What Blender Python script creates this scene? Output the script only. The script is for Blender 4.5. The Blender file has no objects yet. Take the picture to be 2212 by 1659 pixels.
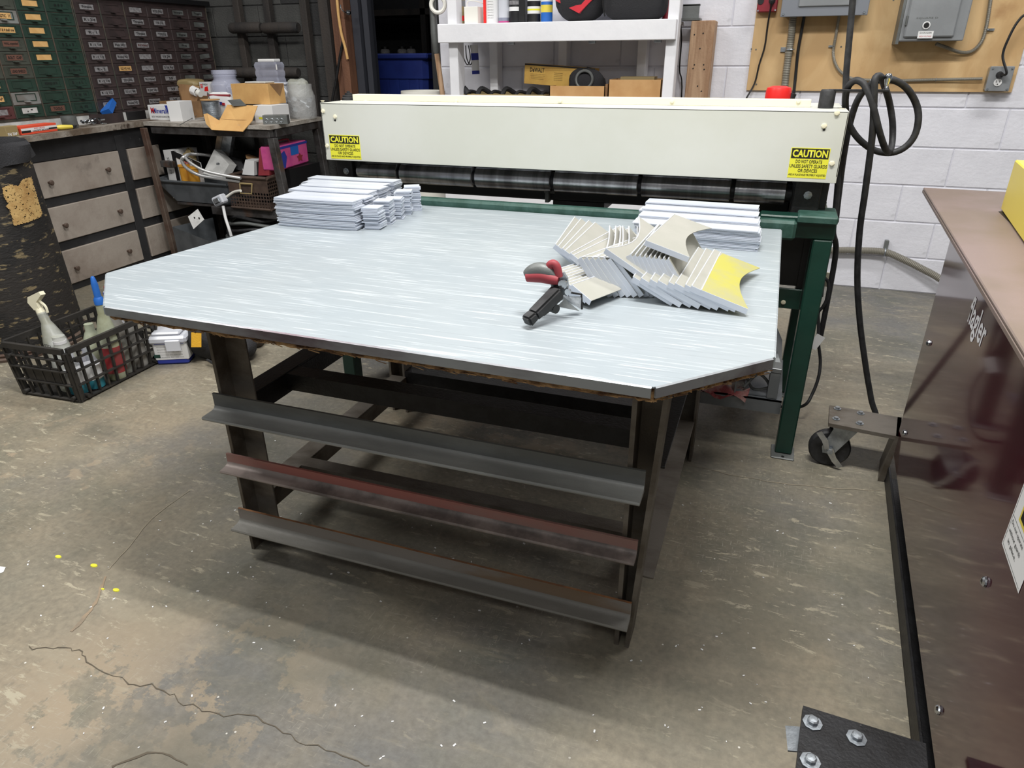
import bpy, bmesh, math, random
from mathutils import Vector, Matrix, Euler
random.seed(7)
R=math.radians
S=bpy.context.scene
COL=S.collection
# ---------------- camera ----------------
CW,CH,CF=2212,1659,1490.
CP=Vector((0,0,1.22))
_p,_r,_y=R(25.54),R(-.48),R(-20.26)
FW=Vector((math.sin(_y)*math.cos(_p),math.cos(_y)*math.cos(_p),-math.sin(_p)))
_rt=Vector((math.cos(_y),-math.sin(_y),0)); _up=_rt.cross(FW)
RT=_rt*math.cos(_r)+_up*math.sin(_r); UP=_up*math.cos(_r)-_rt*math.sin(_r)
cd=bpy.data.cameras.new('camera'); cam=bpy.data.objects.new('camera',cd); COL.objects.link(cam)
cd.sensor_fit='HORIZONTAL'; cd.sensor_width=36; cd.lens=CF/CW*36; cd.clip_start=.02; cd.clip_end=60
cam.matrix_world=Matrix(((RT.x,UP.x,-FW.x,CP.x),(RT.y,UP.y,-FW.y,CP.y),(RT.z,UP.z,-FW.z,CP.z),(0,0,0,1)))
S.camera=cam
# ---------------- world, lights, exposure ----------------
w=bpy.data.worlds.new('world'); S.world=w; w.use_nodes=True
w.node_tree.nodes['Background'].inputs[0].default_value=(.93,.96,1,1)
w.node_tree.nodes['Background'].inputs[1].default_value=.19
S.view_settings.view_transform='Standard'; S.view_settings.look='None'
S.view_settings.exposure=0; S.view_settings.gamma=1; S.view_settings.use_curve_mapping=False
def area(n,loc,sx,sy,power,rot=(0,0,0),col=(1,.985,.95)):
    l=bpy.data.lights.new(n,'AREA'); l.shape='RECTANGLE'; l.size=sx; l.size_y=sy; l.energy=power; l.color=col
    o=bpy.data.objects.new(n,l); COL.objects.link(o); o.location=loc; o.rotation_euler=rot; return o
area('tube_and_fill_light',(-.15,.92,3.4),1.3,.05,62)
area('tube_and_fill_light',(-.15,1.16,3.4),1.3,.05,62)
area('tube_and_fill_light',(2.9,.9,3.4),1.3,.3,22)
area('tube_and_fill_light',(-2.9,.6,3.4),1.3,.3,70)  # added fill lamp, brightens the clutter on the left
area('tube_and_fill_light',(-2.3,2.75,3.4),1.3,.2,36)  # added fill lamp, lifts the rear bench, shelf and wall
area('tube_and_fill_light',(.3,-1.6,3.4),2.4,.4,24,(R(18),0,0))
area('tube_and_fill_light',(1.3,2.9,3.4),1.3,.2,36)  # added fill lamp, brightens the right rear floor and wall
# ---------------- helpers ----------------
def at(u,v,x=None,y=None,z=None):
    d=RT*((u-CW/2)/CF)+UP*(-(v-CH/2)/CF)+FW
    if z is not None: t=(z-CP.z)/d.z
    elif y is not None: t=(y-CP.y)/d.y
    else: t=(x-CP.x)/d.x
    return CP+d*t
def lin(c):
    o=[]
    for v in c:
        v/=255.; o.append(v/12.92 if v<=.04045 else ((v+.055)/1.055)**2.4)
    return (o[0],o[1],o[2],1)
MATS={}
def mat(n,c,r=.5,m=0,c2=None,sc=6,lo=.42,hi=.6,st=(1,1,1),det=6,c3=None,sc3=30,lo3=.55,hi3=.62,st3=(1,1,1),bump=0,bsc=80,bst=(1,1,1),trans=0,alpha=1,coat=0,emit=0,spec=.5,rn=0,dist=0):
    M=bpy.data.materials.new(n); M.use_nodes=True; T=M.node_tree; N=T.nodes; L=T.links
    b=N['Principled BSDF']; I=b.inputs
    I['Base Color'].default_value=lin(c); I['Roughness'].default_value=r; I['Metallic'].default_value=m
    I['Specular IOR Level'].default_value=spec
    if trans: I['Transmission Weight'].default_value=trans
    if alpha<1: I['Alpha'].default_value=alpha
    if coat: I['Coat Weight'].default_value=coat; I['Coat Roughness'].default_value=.05
    if emit: I['Emission Color'].default_value=lin(c); I['Emission Strength'].default_value=emit
    def noise(scale,st,det=6,dist=0):
        tc=N.new('ShaderNodeTexCoord'); mp=N.new('ShaderNodeMapping'); mp.inputs['Scale'].default_value=st
        L.new(tc.outputs['Object'],mp.inputs[0]); nz=N.new('ShaderNodeTexNoise'); nz.inputs['Scale'].default_value=scale; nz.inputs['Detail'].default_value=det
        nz.inputs['Distortion'].default_value=dist; nz.inputs['Roughness'].default_value=.6
        L.new(mp.outputs[0],nz.inputs['Vector']); return nz
    def ramp(nz,lo,hi):
        q=N.new('ShaderNodeMapRange'); q.inputs['From Min'].default_value=lo; q.inputs['From Max'].default_value=hi; L.new(nz.outputs['Fac'],q.inputs['Value']); return q.outputs[0]
    out=None
    def mix(a,fac,col):
        x=N.new('ShaderNodeMix'); x.data_type='RGBA'; L.new(fac,x.inputs[0])
        if a is None: x.inputs[6].default_value=lin(c)
        else: L.new(a,x.inputs[6])
        x.inputs[7].default_value=lin(col); return x.outputs[2]
    if c2: f=ramp(noise(sc,st,det,dist),lo,hi); out=mix(out,f,c2)
    if c3: out=mix(out,ramp(noise(sc3,st3),lo3,hi3),c3)
    if out: L.new(out,I['Base Color'])
    if rn and c2:
        q=N.new('ShaderNodeMapRange'); q.inputs['To Min'].default_value=r; q.inputs['To Max'].default_value=r+rn; L.new(f,q.inputs['Value']); L.new(q.outputs[0],I['Roughness'])
    if bump:
        bp=N.new('ShaderNodeBump'); bp.inputs['Strength'].default_value=bump; bp.inputs['Distance'].default_value=.01
        L.new(noise(bsc,bst).outputs['Fac'],bp.inputs['Height']); L.new(bp.outputs[0],I['Normal'])
    MATS[n]=M; return M
WM={}
def thing(name,label,cat,loc=(0,0,0),group=None,kind=None):
    o=bpy.data.objects.new(name,None); COL.objects.link(o); o.location=loc; o.empty_display_size=.02
    if label: o['label']=label
    if cat: o['category']=cat
    if group: o['group']=group
    if kind: o['kind']=kind
    WM[o.name]=Matrix.Translation(Vector(loc)); return o
def struct(name,mb,m):
    o=mb.obj(name,m); o['kind']='structure'; return o
class MB:
    def __init__(s): s.bm=bmesh.new()
    def add(s,vs,fs):
        V=[s.bm.verts.new(v) for v in vs]; F=[]
        for f in fs:
            try: F.append(s.bm.faces.new([V[i] for i in f]))
            except ValueError: pass
        return V,F
    def box(s,x0,x1,y0,y1,z0,z1,bev=0,M=None,seg=1):
        if x0>x1:x0,x1=x1,x0
        if y0>y1:y0,y1=y1,y0
        if z0>z1:z0,z1=z1,z0
        vs=[Vector(p) for p in ((x0,y0,z0),(x1,y0,z0),(x1,y1,z0),(x0,y1,z0),(x0,y0,z1),(x1,y0,z1),(x1,y1,z1),(x0,y1,z1))]
        if M: vs=[M@v for v in vs]
        V,F=s.add(vs,[(3,2,1,0),(4,5,6,7),(0,1,5,4),(1,2,6,5),(2,3,7,6),(3,0,4,7)])
        if bev:
            es=list({e for f in F for e in f.edges}); bmesh.ops.bevel(s.bm,geom=es,offset=bev,segments=seg,affect='EDGES',profile=.5)
        return s
    def cbox(s,c,sx,sy,sz,bev=0,rot=(0,0,0)):
        M=Matrix.Translation(Vector(c))@Euler(rot).to_matrix().to_4x4()
        return s.box(-sx/2,sx/2,-sy/2,sy/2,-sz/2,sz/2,bev,M)
    def cyl(s,p0,p1,r0,r1=None,n=14,cap=True):
        if r1 is None:r1=r0
        return s.tube([p0,p1],[r0,r1],n,cap)
    def tube(s,pts,r,n=8,cap=True):
        P=[Vector(p) for p in pts]; k=len(P); rr=r if isinstance(r,(list,tuple)) else [r]*k
        rings=[]; u=None
        for i in range(k):
            t=(P[min(i+1,k-1)]-P[max(i-1,0)])
            if t.length<1e-9: t=Vector((0,0,1))
            t.normalize()
            if u is None:
                u=t.cross(Vector((0,0,1)))
                if u.length<.1:u=t.cross(Vector((1,0,0)))
            else: u=u-t*u.dot(t)
            u.normalize(); w_=t.cross(u)
            rings.append([s.bm.verts.new(P[i]+(u*math.cos(2*math.pi*j/n)+w_*math.sin(2*math.pi*j/n))*rr[i]) for j in range(n)])
        for a,b in zip(rings,rings[1:]):
            for j in range(n): s.bm.faces.new((a[j],a[(j+1)%n],b[(j+1)%n],b[j]))
        if cap:
            s.bm.faces.new(rings[0][::-1]); s.bm.faces.new(rings[-1])
        return s
    def prism(s,poly,h,M=None,bev=0):
        n=len(poly); vs=[Vector((p[0],p[1],0)) for p in poly]+[Vector((p[0],p[1],h)) for p in poly]
        if M: vs=[M@v for v in vs]
        V,F=s.add(vs,[tuple(range(n))[::-1],tuple(range(n,2*n))]+[(i,(i+1)%n,n+(i+1)%n,n+i) for i in range(n)])
        if bev:
            es=list({e for f in F[:2] for e in f.edges}); bmesh.ops.bevel(s.bm,geom=es,offset=bev,segments=2,affect='EDGES')
        return s
    def lathe(s,prof,c=(0,0,0),n=20,M=None,sx=1,sy=1):
        c=Vector(c); rings=[]
        for r,z in prof:
            ring=[]
            for j in range(n):
                a=2*math.pi*j/n; v=Vector((r*math.cos(a)*sx,r*math.sin(a)*sy,z))
                if M: v=M@v
                ring.append(s.bm.verts.new(v+c))
            rings.append(ring)
        for a,b in zip(rings,rings[1:]):
            for j in range(n): s.bm.faces.new((a[j],a[(j+1)%n],b[(j+1)%n],b[j]))
        if prof[0][0]>1e-6: s.bm.faces.new(rings[0][::-1])
        if prof[-1][0]>1e-6: s.bm.faces.new(rings[-1])
        return s
    def quad(s,a,b,c,d): s.add([a,b,c,d],[(0,1,2,3)]); return s
    def torus(s,c,R_,r,ax=(0,0,1),n=28,m=8,a0=0,a1=360):
        ax=Vector(ax).normalized(); u=ax.orthogonal().normalized(); v=ax.cross(u); full=abs(a1-a0)>=359
        pts=[Vector(c)+(u*math.cos(R(a0+(a1-a0)*i/n))+v*math.sin(R(a0+(a1-a0)*i/n)))*R_ for i in range(n+1)]
        return s.tube(pts,r,m,not full)
    def mesh(s,name):
        bmesh.ops.remove_doubles(s.bm,verts=s.bm.verts,dist=1e-6)
        bmesh.ops.recalc_face_normals(s.bm,faces=s.bm.faces)
        me=bpy.data.meshes.new(name); s.bm.to_mesh(me); s.bm.free(); return me
    def obj(s,name,m,parent=None,smooth=False,world=True,label=None):
        if parent is not None and world:
            s.bm.transform(WM[parent.name].inverted())
        me=s.mesh(name); me.materials.append(MATS[m] if isinstance(m,str) else m)
        if smooth:
            for p in me.polygons: p.use_smooth=True
            try: me.set_sharp_from_angle(angle=R(smooth if smooth is not True else 40))
            except Exception: pass
        o=bpy.data.objects.new(name,me); COL.objects.link(o)
        if parent is not None: o.parent=parent
        WM[o.name]=WM[parent.name].copy() if parent is not None else Matrix.Identity(4)
        if label:o['label']=label
        return o
def inst(me,name,parent,loc=(0,0,0),rot=(0,0,0),world=True):
    o=bpy.data.objects.new(name,me); COL.objects.link(o); o.parent=parent
    L_=Vector(loc)
    if world: L_=WM[parent.name].inverted()@L_
    o.location=L_; o.rotation_euler=rot
    WM[o.name]=WM[parent.name]@Matrix.Translation(L_)@Euler(rot).to_matrix().to_4x4(); return o
def single(name,mb,m,label,cat,loc,smooth=False,group=None):
    o=mb; o.bm.transform(Matrix.Translation(-Vector(loc))); ob=o.obj(name,m,None,smooth); ob.location=loc
    ob['label']=label; ob['category']=cat
    if group: ob['group']=group
    WM[ob.name]=Matrix.Translation(Vector(loc)); return ob
def tree(o):
    yield o
    for c in o.children: yield from tree(c)
def dup(o,loc=None,rot=None,label=None,parent=None):
    c=o.copy(); COL.objects.link(c)
    if parent is not None: c.parent=parent
    if loc is not None: c.location=loc
    if rot is not None: c.rotation_euler=rot
    if label: c['label']=label
    for ch in o.children: dup(ch,parent=c)
    return c
def text(s,parent,m,pos,right,up,width,height=None,name='lettering',d=.0003,bold=0,shear=0):
    """flat printed lettering: fits width (m), centred at pos"""
    cu=bpy.data.curves.new('t','FONT'); cu.body=s; cu.align_x='CENTER'; cu.align_y='CENTER'; cu.offset=bold; cu.shear=shear; cu.resolution_u=2
    t=bpy.data.objects.new('t',cu); COL.objects.link(t); bpy.context.view_layer.update()
    me=bpy.data.meshes.new_from_object(t.evaluated_get(bpy.context.evaluated_depsgraph_get()))
    bpy.data.objects.remove(t); bpy.data.curves.remove(cu)
    xs=[v.co.x for v in me.vertices] or [0,1]; ys=[v.co.y for v in me.vertices] or [0,1]
    w0=max(xs)-min(xs) or 1; h0=max(ys)-min(ys) or 1; cx=(max(xs)+min(xs))/2; cy=(max(ys)+min(ys))/2
    kx=width/w0; ky=(height/h0) if height else kx
    r_=Vector(right).normalized(); u_=Vector(up).normalized(); n_=r_.cross(u_); inv=WM[parent.name].inverted()
    for v in me.vertices:
        v.co=inv@(Vector(pos)+r_*((v.co.x-cx)*kx)+u_*((v.co.y-cy)*ky)+n_*d)
    me.materials.clear(); me.materials.append(MATS[m])
    o=bpy.data.objects.new(name,me); COL.objects.link(o); o.parent=parent; WM[o.name]=WM[parent.name].copy(); return o
def spline(pts,k=6):
    P=[Vector(p) for p in pts]; out=[]
    for i in range(len(P)-1):
        a=P[max(i-1,0)];b=P[i];c=P[i+1];d=P[min(i+2,len(P)-1)]
        for j in range(k):
            t=j/k; out.append(.5*((2*b)+(c-a)*t+(2*a-5*b+4*c-d)*t*t+(3*b-a-3*c+d)*t**3))
    out.append(P[-1]); return out
X_=Vector((1,0,0)); Y_=Vector((0,1,0)); Z_=Vector((0,0,1))
# ---------------- materials ----------------
mat('white_paint',(236,236,240),.55,c2=(222,222,227),sc=3,lo=.45,hi=.75,bump=.12,bsc=35)
mat('block_white',(228,228,236),.6,c2=(219,219,227),sc=4,bump=.25,bsc=45,c3=(196,196,202),sc3=9,lo3=.66,hi3=.8)
mat('joint_white',(218,218,226),.7,bump=.1)
mat('block_dark',(78,78,76),.85,c2=(46,46,47),sc=1.6,lo=.4,hi=.62,bump=.5,bsc=90,c3=(122,116,104),sc3=1.3,lo3=.54,hi3=.75)
mat('joint_dark',(50,50,50),.9)
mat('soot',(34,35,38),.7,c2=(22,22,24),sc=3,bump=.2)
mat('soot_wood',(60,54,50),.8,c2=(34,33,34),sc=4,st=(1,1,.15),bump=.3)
mat('brown_wood',(122,84,62),.7,c2=(92,60,44),sc=6,st=(1,1,.1),bump=.2)
mat('raw_wood',(186,154,124),.7,c2=(154,120,92),sc=7,st=(3,3,.25),bump=.2,dist=1.5,c3=(104,76,56),sc3=14,lo3=.7,hi3=.75)
mat('plywood',(214,182,134),.6,c2=(196,160,112),sc=2.2,st=(1.2,1,.8),dist=1.2,c3=(168,128,84),sc3=3.2,lo3=.64,hi3=.78)
mat('particle',(188,150,104),.9,c2=(96,64,40),sc=70,st=(.4,1,1.6),bump=.8,bsc=120)
mat('rail_steel',(112,106,98),.5,.2,c2=(82,74,64),sc=9,st=(.5,1,1),bump=.15,bsc=200,c3=(104,74,50),sc3=14,lo3=.66,hi3=.76)
mat('rail_grey',(112,115,114),.45,.2,c2=(92,94,92),sc=8,st=(.3,1,1),bump=.1,bsc=260)
mat('rail_red',(150,92,84),.55,.15,c2=(140,108,100),sc=7,st=(.3,1,1),bump=.1,bsc=220)
mat('rail_rust',(128,122,116),.6,.2,c2=(116,98,80),sc=8,st=(.25,1,1),lo=.5,hi=.62,bump=.15,bsc=220)
mat('rail_foot_lit',(160,162,160),.45,.15,c2=(136,138,136),sc=8,st=(.3,1,1),bump=.1,bsc=260)  # foot of the top front rail: light from the front put into the colour
mat('rail_foot_mid_lit',(138,136,130),.55,.1,c2=(118,116,110),sc=8,st=(.3,1,1),bump=.15,bsc=200)  # foot of the lowest front rail: same painted-in light, toned down
mat('rust',(150,104,66),.8,c2=(120,84,58),sc=20)
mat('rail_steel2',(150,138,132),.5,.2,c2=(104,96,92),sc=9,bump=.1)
mat('galv',(170,178,183),.38,.3,c2=(158,167,173),sc=3,lo=.4,hi=.65,rn=.1)
mat('galv_edge',(150,154,158),.4,.6,c2=(96,84,90),sc=6,st=(.3,1,1))
mat('cover_cream',(204,205,197),.42,c2=(199,200,190),sc=2,c3=(196,190,170),sc3=2.1,lo3=.72,hi3=.86)
mat('cream_top',(232,226,200),.4)
mat('black',(20,20,22),.45,bump=.05)
mat('black_rub',(30,30,32),.6,c2=(46,46,48),sc=30,bump=.1)
mat('black_steel',(40,40,42),.45,.3,c2=(30,29,30),sc=20,bump=.2,bsc=150,c3=(92,92,92),sc3=160,lo3=.72,hi3=.76)
mat('roller_steel',(205,204,206),.24,.9,c2=(140,138,140),sc=5,st=(6,.3,.3),lo=.35,hi=.65,bump=.05,bsc=120)
mat('green_paint',(18,60,49),.4,c2=(14,50,41),sc=5,bump=.05,coat=.15)
mat('green_dusty',(52,84,76),.6,c2=(34,68,58),sc=24,bump=.1)
mat('maroon',(62,18,30),.09,c2=(68,21,33),sc=2,coat=.3,spec=.8)
mat('maroon_dusty',(128,112,109),.5,c2=(118,104,96),sc=3,bump=.05,bsc=400,c3=(214,204,204),sc3=260,lo3=.7,hi3=.76)
mat('yellow',(226,206,84),.4)
mat('sign_yellow',(226,222,62),.5)
mat('ink',(22,22,22),.6)
mat('ink_red',(190,40,50),.6)
mat('ink_blue',(44,58,150),.6)
mat('ink_brown',(80,30,24),.7)
mat('paper',(226,226,226),.7)
mat('paper2',(200,200,198),.7,c2=(182,182,180),sc=20)
mat('chrome',(205,208,212),.18,1,c2=(180,184,190),sc=30)
mat('zinc',(176,182,188),.35,.8,c2=(140,146,152),sc=24,bump=.1)
mat('alu',(212,217,226),.38,.3,c2=(198,204,216),sc=10,st=(.3,1,1))
mat('alu_edge',(235,238,244),.3,.5)
mat('alu_tan_shaded',(166,165,156),.5,.3,c2=(174,172,164),sc=6)  # tan faces, darkened: shading of the leaning sheets is put into the colour
mat('alu_yellow',(176,172,126),.45,.3,c2=(188,182,84),sc=7,lo=.4,hi=.55)
mat('conduit',(142,138,128),.45,.35)
mat('grey_box',(138,141,144),.5,c2=(128,131,134),sc=4,bump=.05)
mat('panel_grey',(122,126,134),.45)
mat('dk_red',(140,34,48),.4)
mat('red',(236,44,40),.4,c2=(226,36,34),sc=4)
mat('blue_bin',(34,52,124),.45,c2=(28,42,108),sc=3)
mat('blue',(40,104,190),.45)
mat('cardboard',(196,154,104),.8,c2=(186,142,92),sc=8)
mat('cardboard_d',(150,116,80),.85,c2=(132,100,68),sc=8)
mat('kraft',(214,170,108),.75,c2=(204,158,98),sc=9)
mat('clear',(205,208,228),.12,alpha=.32)
mat('clear_lid',(225,228,236),.25,alpha=.75)
mat('bag_clear',(215,216,216),.3,alpha=.42,bump=.9,bsc=22)
mat('frost',(200,203,198),.35,alpha=.55,c2=(176,176,160),sc=9,bump=.1)
mat('bottle_grey',(178,176,172),.5,c2=(150,146,140),sc=8,alpha=.95)
mat('liquid',(60,146,164),.3,alpha=.85)
mat('bottle_dirty',(176,182,160),.4,c2=(150,150,120),sc=8,alpha=.9)
mat('label_red',(150,44,48),.6,c2=(120,60,60),sc=10)
mat('crate',(48,45,42),.6,c2=(36,34,32),sc=10,c3=(96,88,76),sc3=8,lo3=.64,hi3=.8,bump=.1)
mat('fabric_black',(44,44,47),.9,bump=.5,bsc=160)
mat('fabric_yellow',(222,168,44),.85,bump=.3,bsc=140)
mat('fabric_red',(196,44,56),.85,bump=.3,bsc=60)
mat('drum',(40,36,33),.75,c2=(26,24,23),sc=5,lo=.45,hi=.55,c3=(122,108,80),sc3=13,lo3=.58,hi3=.63,st3=(1,1,3.5),bump=.4,bsc=40,bst=(1,1,3))
mat('old_label',(206,172,112),.8,c2=(176,138,84),sc=14,bump=.3)
mat('drawer_board',(168,158,148),.7,c2=(146,134,124),sc=5,lo=.4,hi=.65,c3=(94,88,84),sc3=4,lo3=.62,hi3=.78,bump=.15)
mat('cabinet_frame',(48,48,50),.7,c2=(34,34,36),sc=6,c3=(78,78,80),sc3=30,lo3=.66,hi3=.74)
mat('bench_top',(150,142,132),.75,c2=(98,84,70),sc=5,st=(1,1,1),c3=(60,46,36),sc3=12,lo3=.55,hi3=.65,bump=.4,bsc=60)
mat('bench_top2',(176,170,162),.8,c2=(140,132,122),sc=6,bump=.5,bsc=60)
mat('bench_steel',(84,82,82),.5,.4,c2=(58,54,52),sc=10,c3=(96,72,58),sc3=6,lo3=.58,hi3=.7,bump=.2)
mat('bench_rust',(98,84,74),.65,.2,c2=(80,58,48),sc=7,bump=.2)
mat('cab_green',(36,60,50),.5,c2=(32,52,43),sc=10)
mat('cab_greygreen',(66,70,62),.6,c2=(54,58,50),sc=10)
mat('cab_grey',(128,130,128),.6,c2=(112,110,106),sc=10)
mat('cab_brown',(62,50,50),.55,c2=(50,41,41),sc=10)
mat('cab_red',(84,48,48),.55)
mat('cab_shell',(58,62,56),.5,c2=(84,72,62),sc=14)
mat('card_tan',(214,172,112),.8,c2=(204,160,100),sc=20)
mat('card_grey',(138,136,138),.8,c2=(112,110,112),sc=60)
mat('card_rust',(104,70,58),.8)
mat('lunch_pink',(214,92,150),.5,c2=(196,72,140),sc=9)
mat('dull_red',(146,52,60),.6)
mat('orange',(226,84,56),.5)
mat('amber',(224,160,56),.35,alpha=.9)
mat('armour',(196,196,196),.35,.5)
mat('basket',(82,66,56),.6,c2=(66,52,46),sc=12)
mat('tote_grey',(88,92,96),.55,c2=(72,76,80),sc=8,c3=(130,134,136),sc3=40,lo3=.68,hi3=.75)
mat('sheet_grey',(150,152,152),.4,.5,c2=(122,126,130),sc=4)
mat('sheet_blue',(150,154,172),.45,.3)
mat('rag',(190,180,170),.95,c2=(160,80,80),sc=7,bump=.8,bsc=150)
mat('dark_pipe',(82,76,72),.5,.6,c2=(58,50,46),sc=20,bump=.2)
mat('white_plastic',(232,230,222),.4)
mat('cream_plastic',(232,226,200),.4)
mat('khaki',(150,132,92),.5)
mat('joint_floor',(150,140,122),.9); mat('crack',(92,84,72),.95); mat('tan_worn',(148,130,108),.9,c2=(128,116,100),sc=18)
mat('carton_yellow',(206,166,82),.6,c2=(192,150,72),sc=10); mat('cove',(46,48,56),.7)
def floor_mat():
    M=bpy.data.materials.new('concrete'); M.use_nodes=True; N=M.node_tree.nodes; L=M.node_tree.links; b=N['Principled BSDF']
    tc=N.new('ShaderNodeTexCoord')
    def nz(sc,st=(1,1,1),det=8,rot=0,dist=0,ro=.6,off=(0,0,0)):
        mp=N.new('ShaderNodeMapping'); mp.inputs['Scale'].default_value=st; mp.inputs['Rotation'].default_value=(0,0,rot); mp.inputs['Location'].default_value=off
        L.new(tc.outputs['Object'],mp.inputs[0]); n=N.new('ShaderNodeTexNoise'); n.inputs['Scale'].default_value=sc; n.inputs['Detail'].default_value=det; n.inputs['Distortion'].default_value=dist; n.inputs['Roughness'].default_value=ro
        L.new(mp.outputs[0],n.inputs['Vector']); return n.outputs['Fac']
    def mr(v,a,c,lo=0,hi=1):
        q=N.new('ShaderNodeMapRange'); q.inputs['From Min'].default_value=a; q.inputs['From Max'].default_value=c; q.inputs['To Min'].default_value=lo; q.inputs['To Max'].default_value=hi; L.new(v,q.inputs['Value']); return q.outputs[0]
    def mix(a,f,c):
        x=N.new('ShaderNodeMix'); x.data_type='RGBA'
        if isinstance(f,float): x.inputs[0].default_value=f
        else: L.new(f,x.inputs[0])
        for s_,q in ((6,a),(7,c)):
            if isinstance(q,tuple): x.inputs[s_].default_value=lin(q)
            else: L.new(q,x.inputs[s_])
        return x.outputs[2]
    def mul(a,c):
        x=N.new('ShaderNodeMath'); x.operation='MULTIPLY'; L.new(a,x.inputs[0]); L.new(c,x.inputs[1]); return x.outputs[0]
    def mx(a,c):
        x=N.new('ShaderNodeMath'); x.operation='MAXIMUM'; L.new(a,x.inputs[0]); L.new(c,x.inputs[1]); return x.outputs[0]
    def blob(cx,cy,r0,r1,sx=1,sy=1):
        mp=N.new('ShaderNodeMapping'); mp.inputs['Location'].default_value=(-cx*sx,-cy*sy,0); mp.inputs['Scale'].default_value=(sx,sy,0); L.new(tc.outputs['Object'],mp.inputs[0])
        ln=N.new('ShaderNodeVectorMath'); ln.operation='LENGTH'; L.new(mp.outputs[0],ln.inputs[0]); return mr(ln.outputs['Value'],r0,r1,1,0)
    base=mix((130,125,111),mr(nz(1.1),.42,.62),(146,135,116))
    base=mix(base,mr(nz(.9,off=(3,1,0)),.48,.64),(112,111,108))
    base=mix(base,mr(nz(3.5,det=10),.5,.75,0,.6),(104,107,94))
    base=mix(base,mr(nz(60,det=4),.35,.7,0,.35),(70,66,62))
    # tan worn-through paint patches
    tanm=mx(mul(blob(-1.22,.66,.05,.34,1.3,1),mr(nz(5,det=10,ro=.7),.455,.48)),mul(blob(-.95,.8,.02,.3),mr(nz(7,det=10,ro=.7),.51,.54)))
    tanm=mx(tanm,mul(blob(-2.4,1.35,.1,.6,.6,1.4),mr(nz(9,det=10,ro=.7,rot=.5),.56,.60)))
    tanm=mx(tanm,mul(blob(-.75,2.0,.1,.55,.8,2.2),mr(nz(8,det=10,ro=.7),.5,.55)))
    base=mix(base,tanm,(152,138,118))
    wv=mr(nz(2.2,(1,2.6,1),9,R(30),.6,.7,off=(2,7,0)),.54,.66,0,.5); base=mix(base,wv,(150,142,124))
    dk=mr(nz(1.6,det=9,off=(7,7,0)),.52,.64,0,.55); base=mix(base,dk,(88,88,78))
    # pale scuffs and scratches
    sc1=mr(nz(13,(1,3.2,1),10,R(28),.4,.75),.575,.60); g1=mr(nz(1.3,off=(5,2,0)),.42,.55)
    base=mix(base,mul(mul(sc1,g1),mr(nz(.7),.3,.5,.5,.9)),(168,160,140))
    sc2=mr(nz(30,(1,9,1),4,R(-35),.2),.605,.64,0,.6); sc3=mr(nz(30,(8,1,1),4,R(-20),.2),.615,.65,0,.55)
    base=mix(base,mul(mx(sc2,sc3),mr(nz(1.7,off=(9,4,0)),.46,.6,.12,1)),(160,154,140))
    sp=N.new('ShaderNodeTexVoronoi'); sp.inputs['Scale'].default_value=26; L.new(tc.outputs['Object'],sp.inputs['Vector'])
    base=mix(base,mul(mr(sp.outputs['Distance'],.05,.07,1,0),mr(nz(3),.5,.56)),(205,202,194))
    L.new(base,b.inputs['Base Color']); L.new(mr(nz(6),.3,.7,.42,.62),b.inputs['Roughness']); b.inputs['Specular IOR Level'].default_value=.35
    bp=N.new('ShaderNodeBump'); bp.inputs['Strength'].default_value=.19; bp.inputs['Distance'].default_value=.004; L.new(nz(90,det=6),bp.inputs['Height']); L.new(bp.outputs[0],b.inputs['Normal'])
    MATS['concrete']=M
floor_mat()
def galv_top():
    """brushed, scratched galvanised sheet"""
    M=MATS['galv']; N=M.node_tree.nodes; L=M.node_tree.links; b=N['Principled BSDF']; I=b.inputs
    src=I['Base Color'].links[0].from_socket
    tc=N.new('ShaderNodeTexCoord')
    for rot,st,col,a,c_ in ((R(28),(1,26,1),(222,228,232),.58,.66),(R(12),(1,34,1),(236,240,243),.625,.66),(R(-50),(1,40,1),(140,146,152),.63,.67)):
        mp=N.new('ShaderNodeMapping'); mp.inputs['Scale'].default_value=st; mp.inputs['Rotation'].default_value=(0,0,rot); L.new(tc.outputs['Object'],mp.inputs[0])
        n=N.new('ShaderNodeTexNoise'); n.inputs['Scale'].default_value=6; n.inputs['Detail'].default_value=5; L.new(mp.outputs[0],n.inputs['Vector'])
        q=N.new('ShaderNodeMapRange'); q.inputs['From Min'].default_value=a; q.inputs['From Max'].default_value=c_; q.inputs['To Max'].default_value=.38; L.new(n.outputs['Fac'],q.inputs['Value'])
        x=N.new('ShaderNodeMix'); x.data_type='RGBA'; L.new(q.outputs[0],x.inputs[0]); L.new(src,x.inputs[6]); x.inputs[7].default_value=lin(col); src=x.outputs[2]
    L.new(src,I['Base Color'])
galv_top()
# ================= ROOM =================
f=struct('floor',MB().box(-5.2,3.2,-2.6,7.2,-.12,0),'concrete')
def ribbon(pts,wd,name,m):
    mb=MB(); P=[Vector((p[0],p[1],.0012)) for p in pts]
    L1=[];L2=[]
    for i,p in enumerate(P):
        t=(P[min(i+1,len(P)-1)]-P[max(i-1,0)]).normalized(); n=Vector((-t.y,t.x,0)); w_=wd*(.5+random.random())*.5
        L1.append(p+n*w_); L2.append(p-n*w_)
    k=len(P); mb.add(L1+L2,[(i,i+1,k+i+1,k+i) for i in range(k-1)])
    return mb.obj(name,m,f)
def fpts(px,jit=.004,k=5):
    o=[]
    for p in spline([at(u,v,z=0) for u,v in px],k): o.append((p.x+random.uniform(-jit,jit),p.y+random.uniform(-jit,jit)))
    return o
ribbon(fpts([(410,1060),(330,1120),(280,1180),(235,1230)],.001),.003,'joint_line','joint_floor')
ribbon(fpts([(228,1245),(212,1290),(190,1325),(155,1365)],.002),.008,'joint_line','tan_worn')
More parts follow.
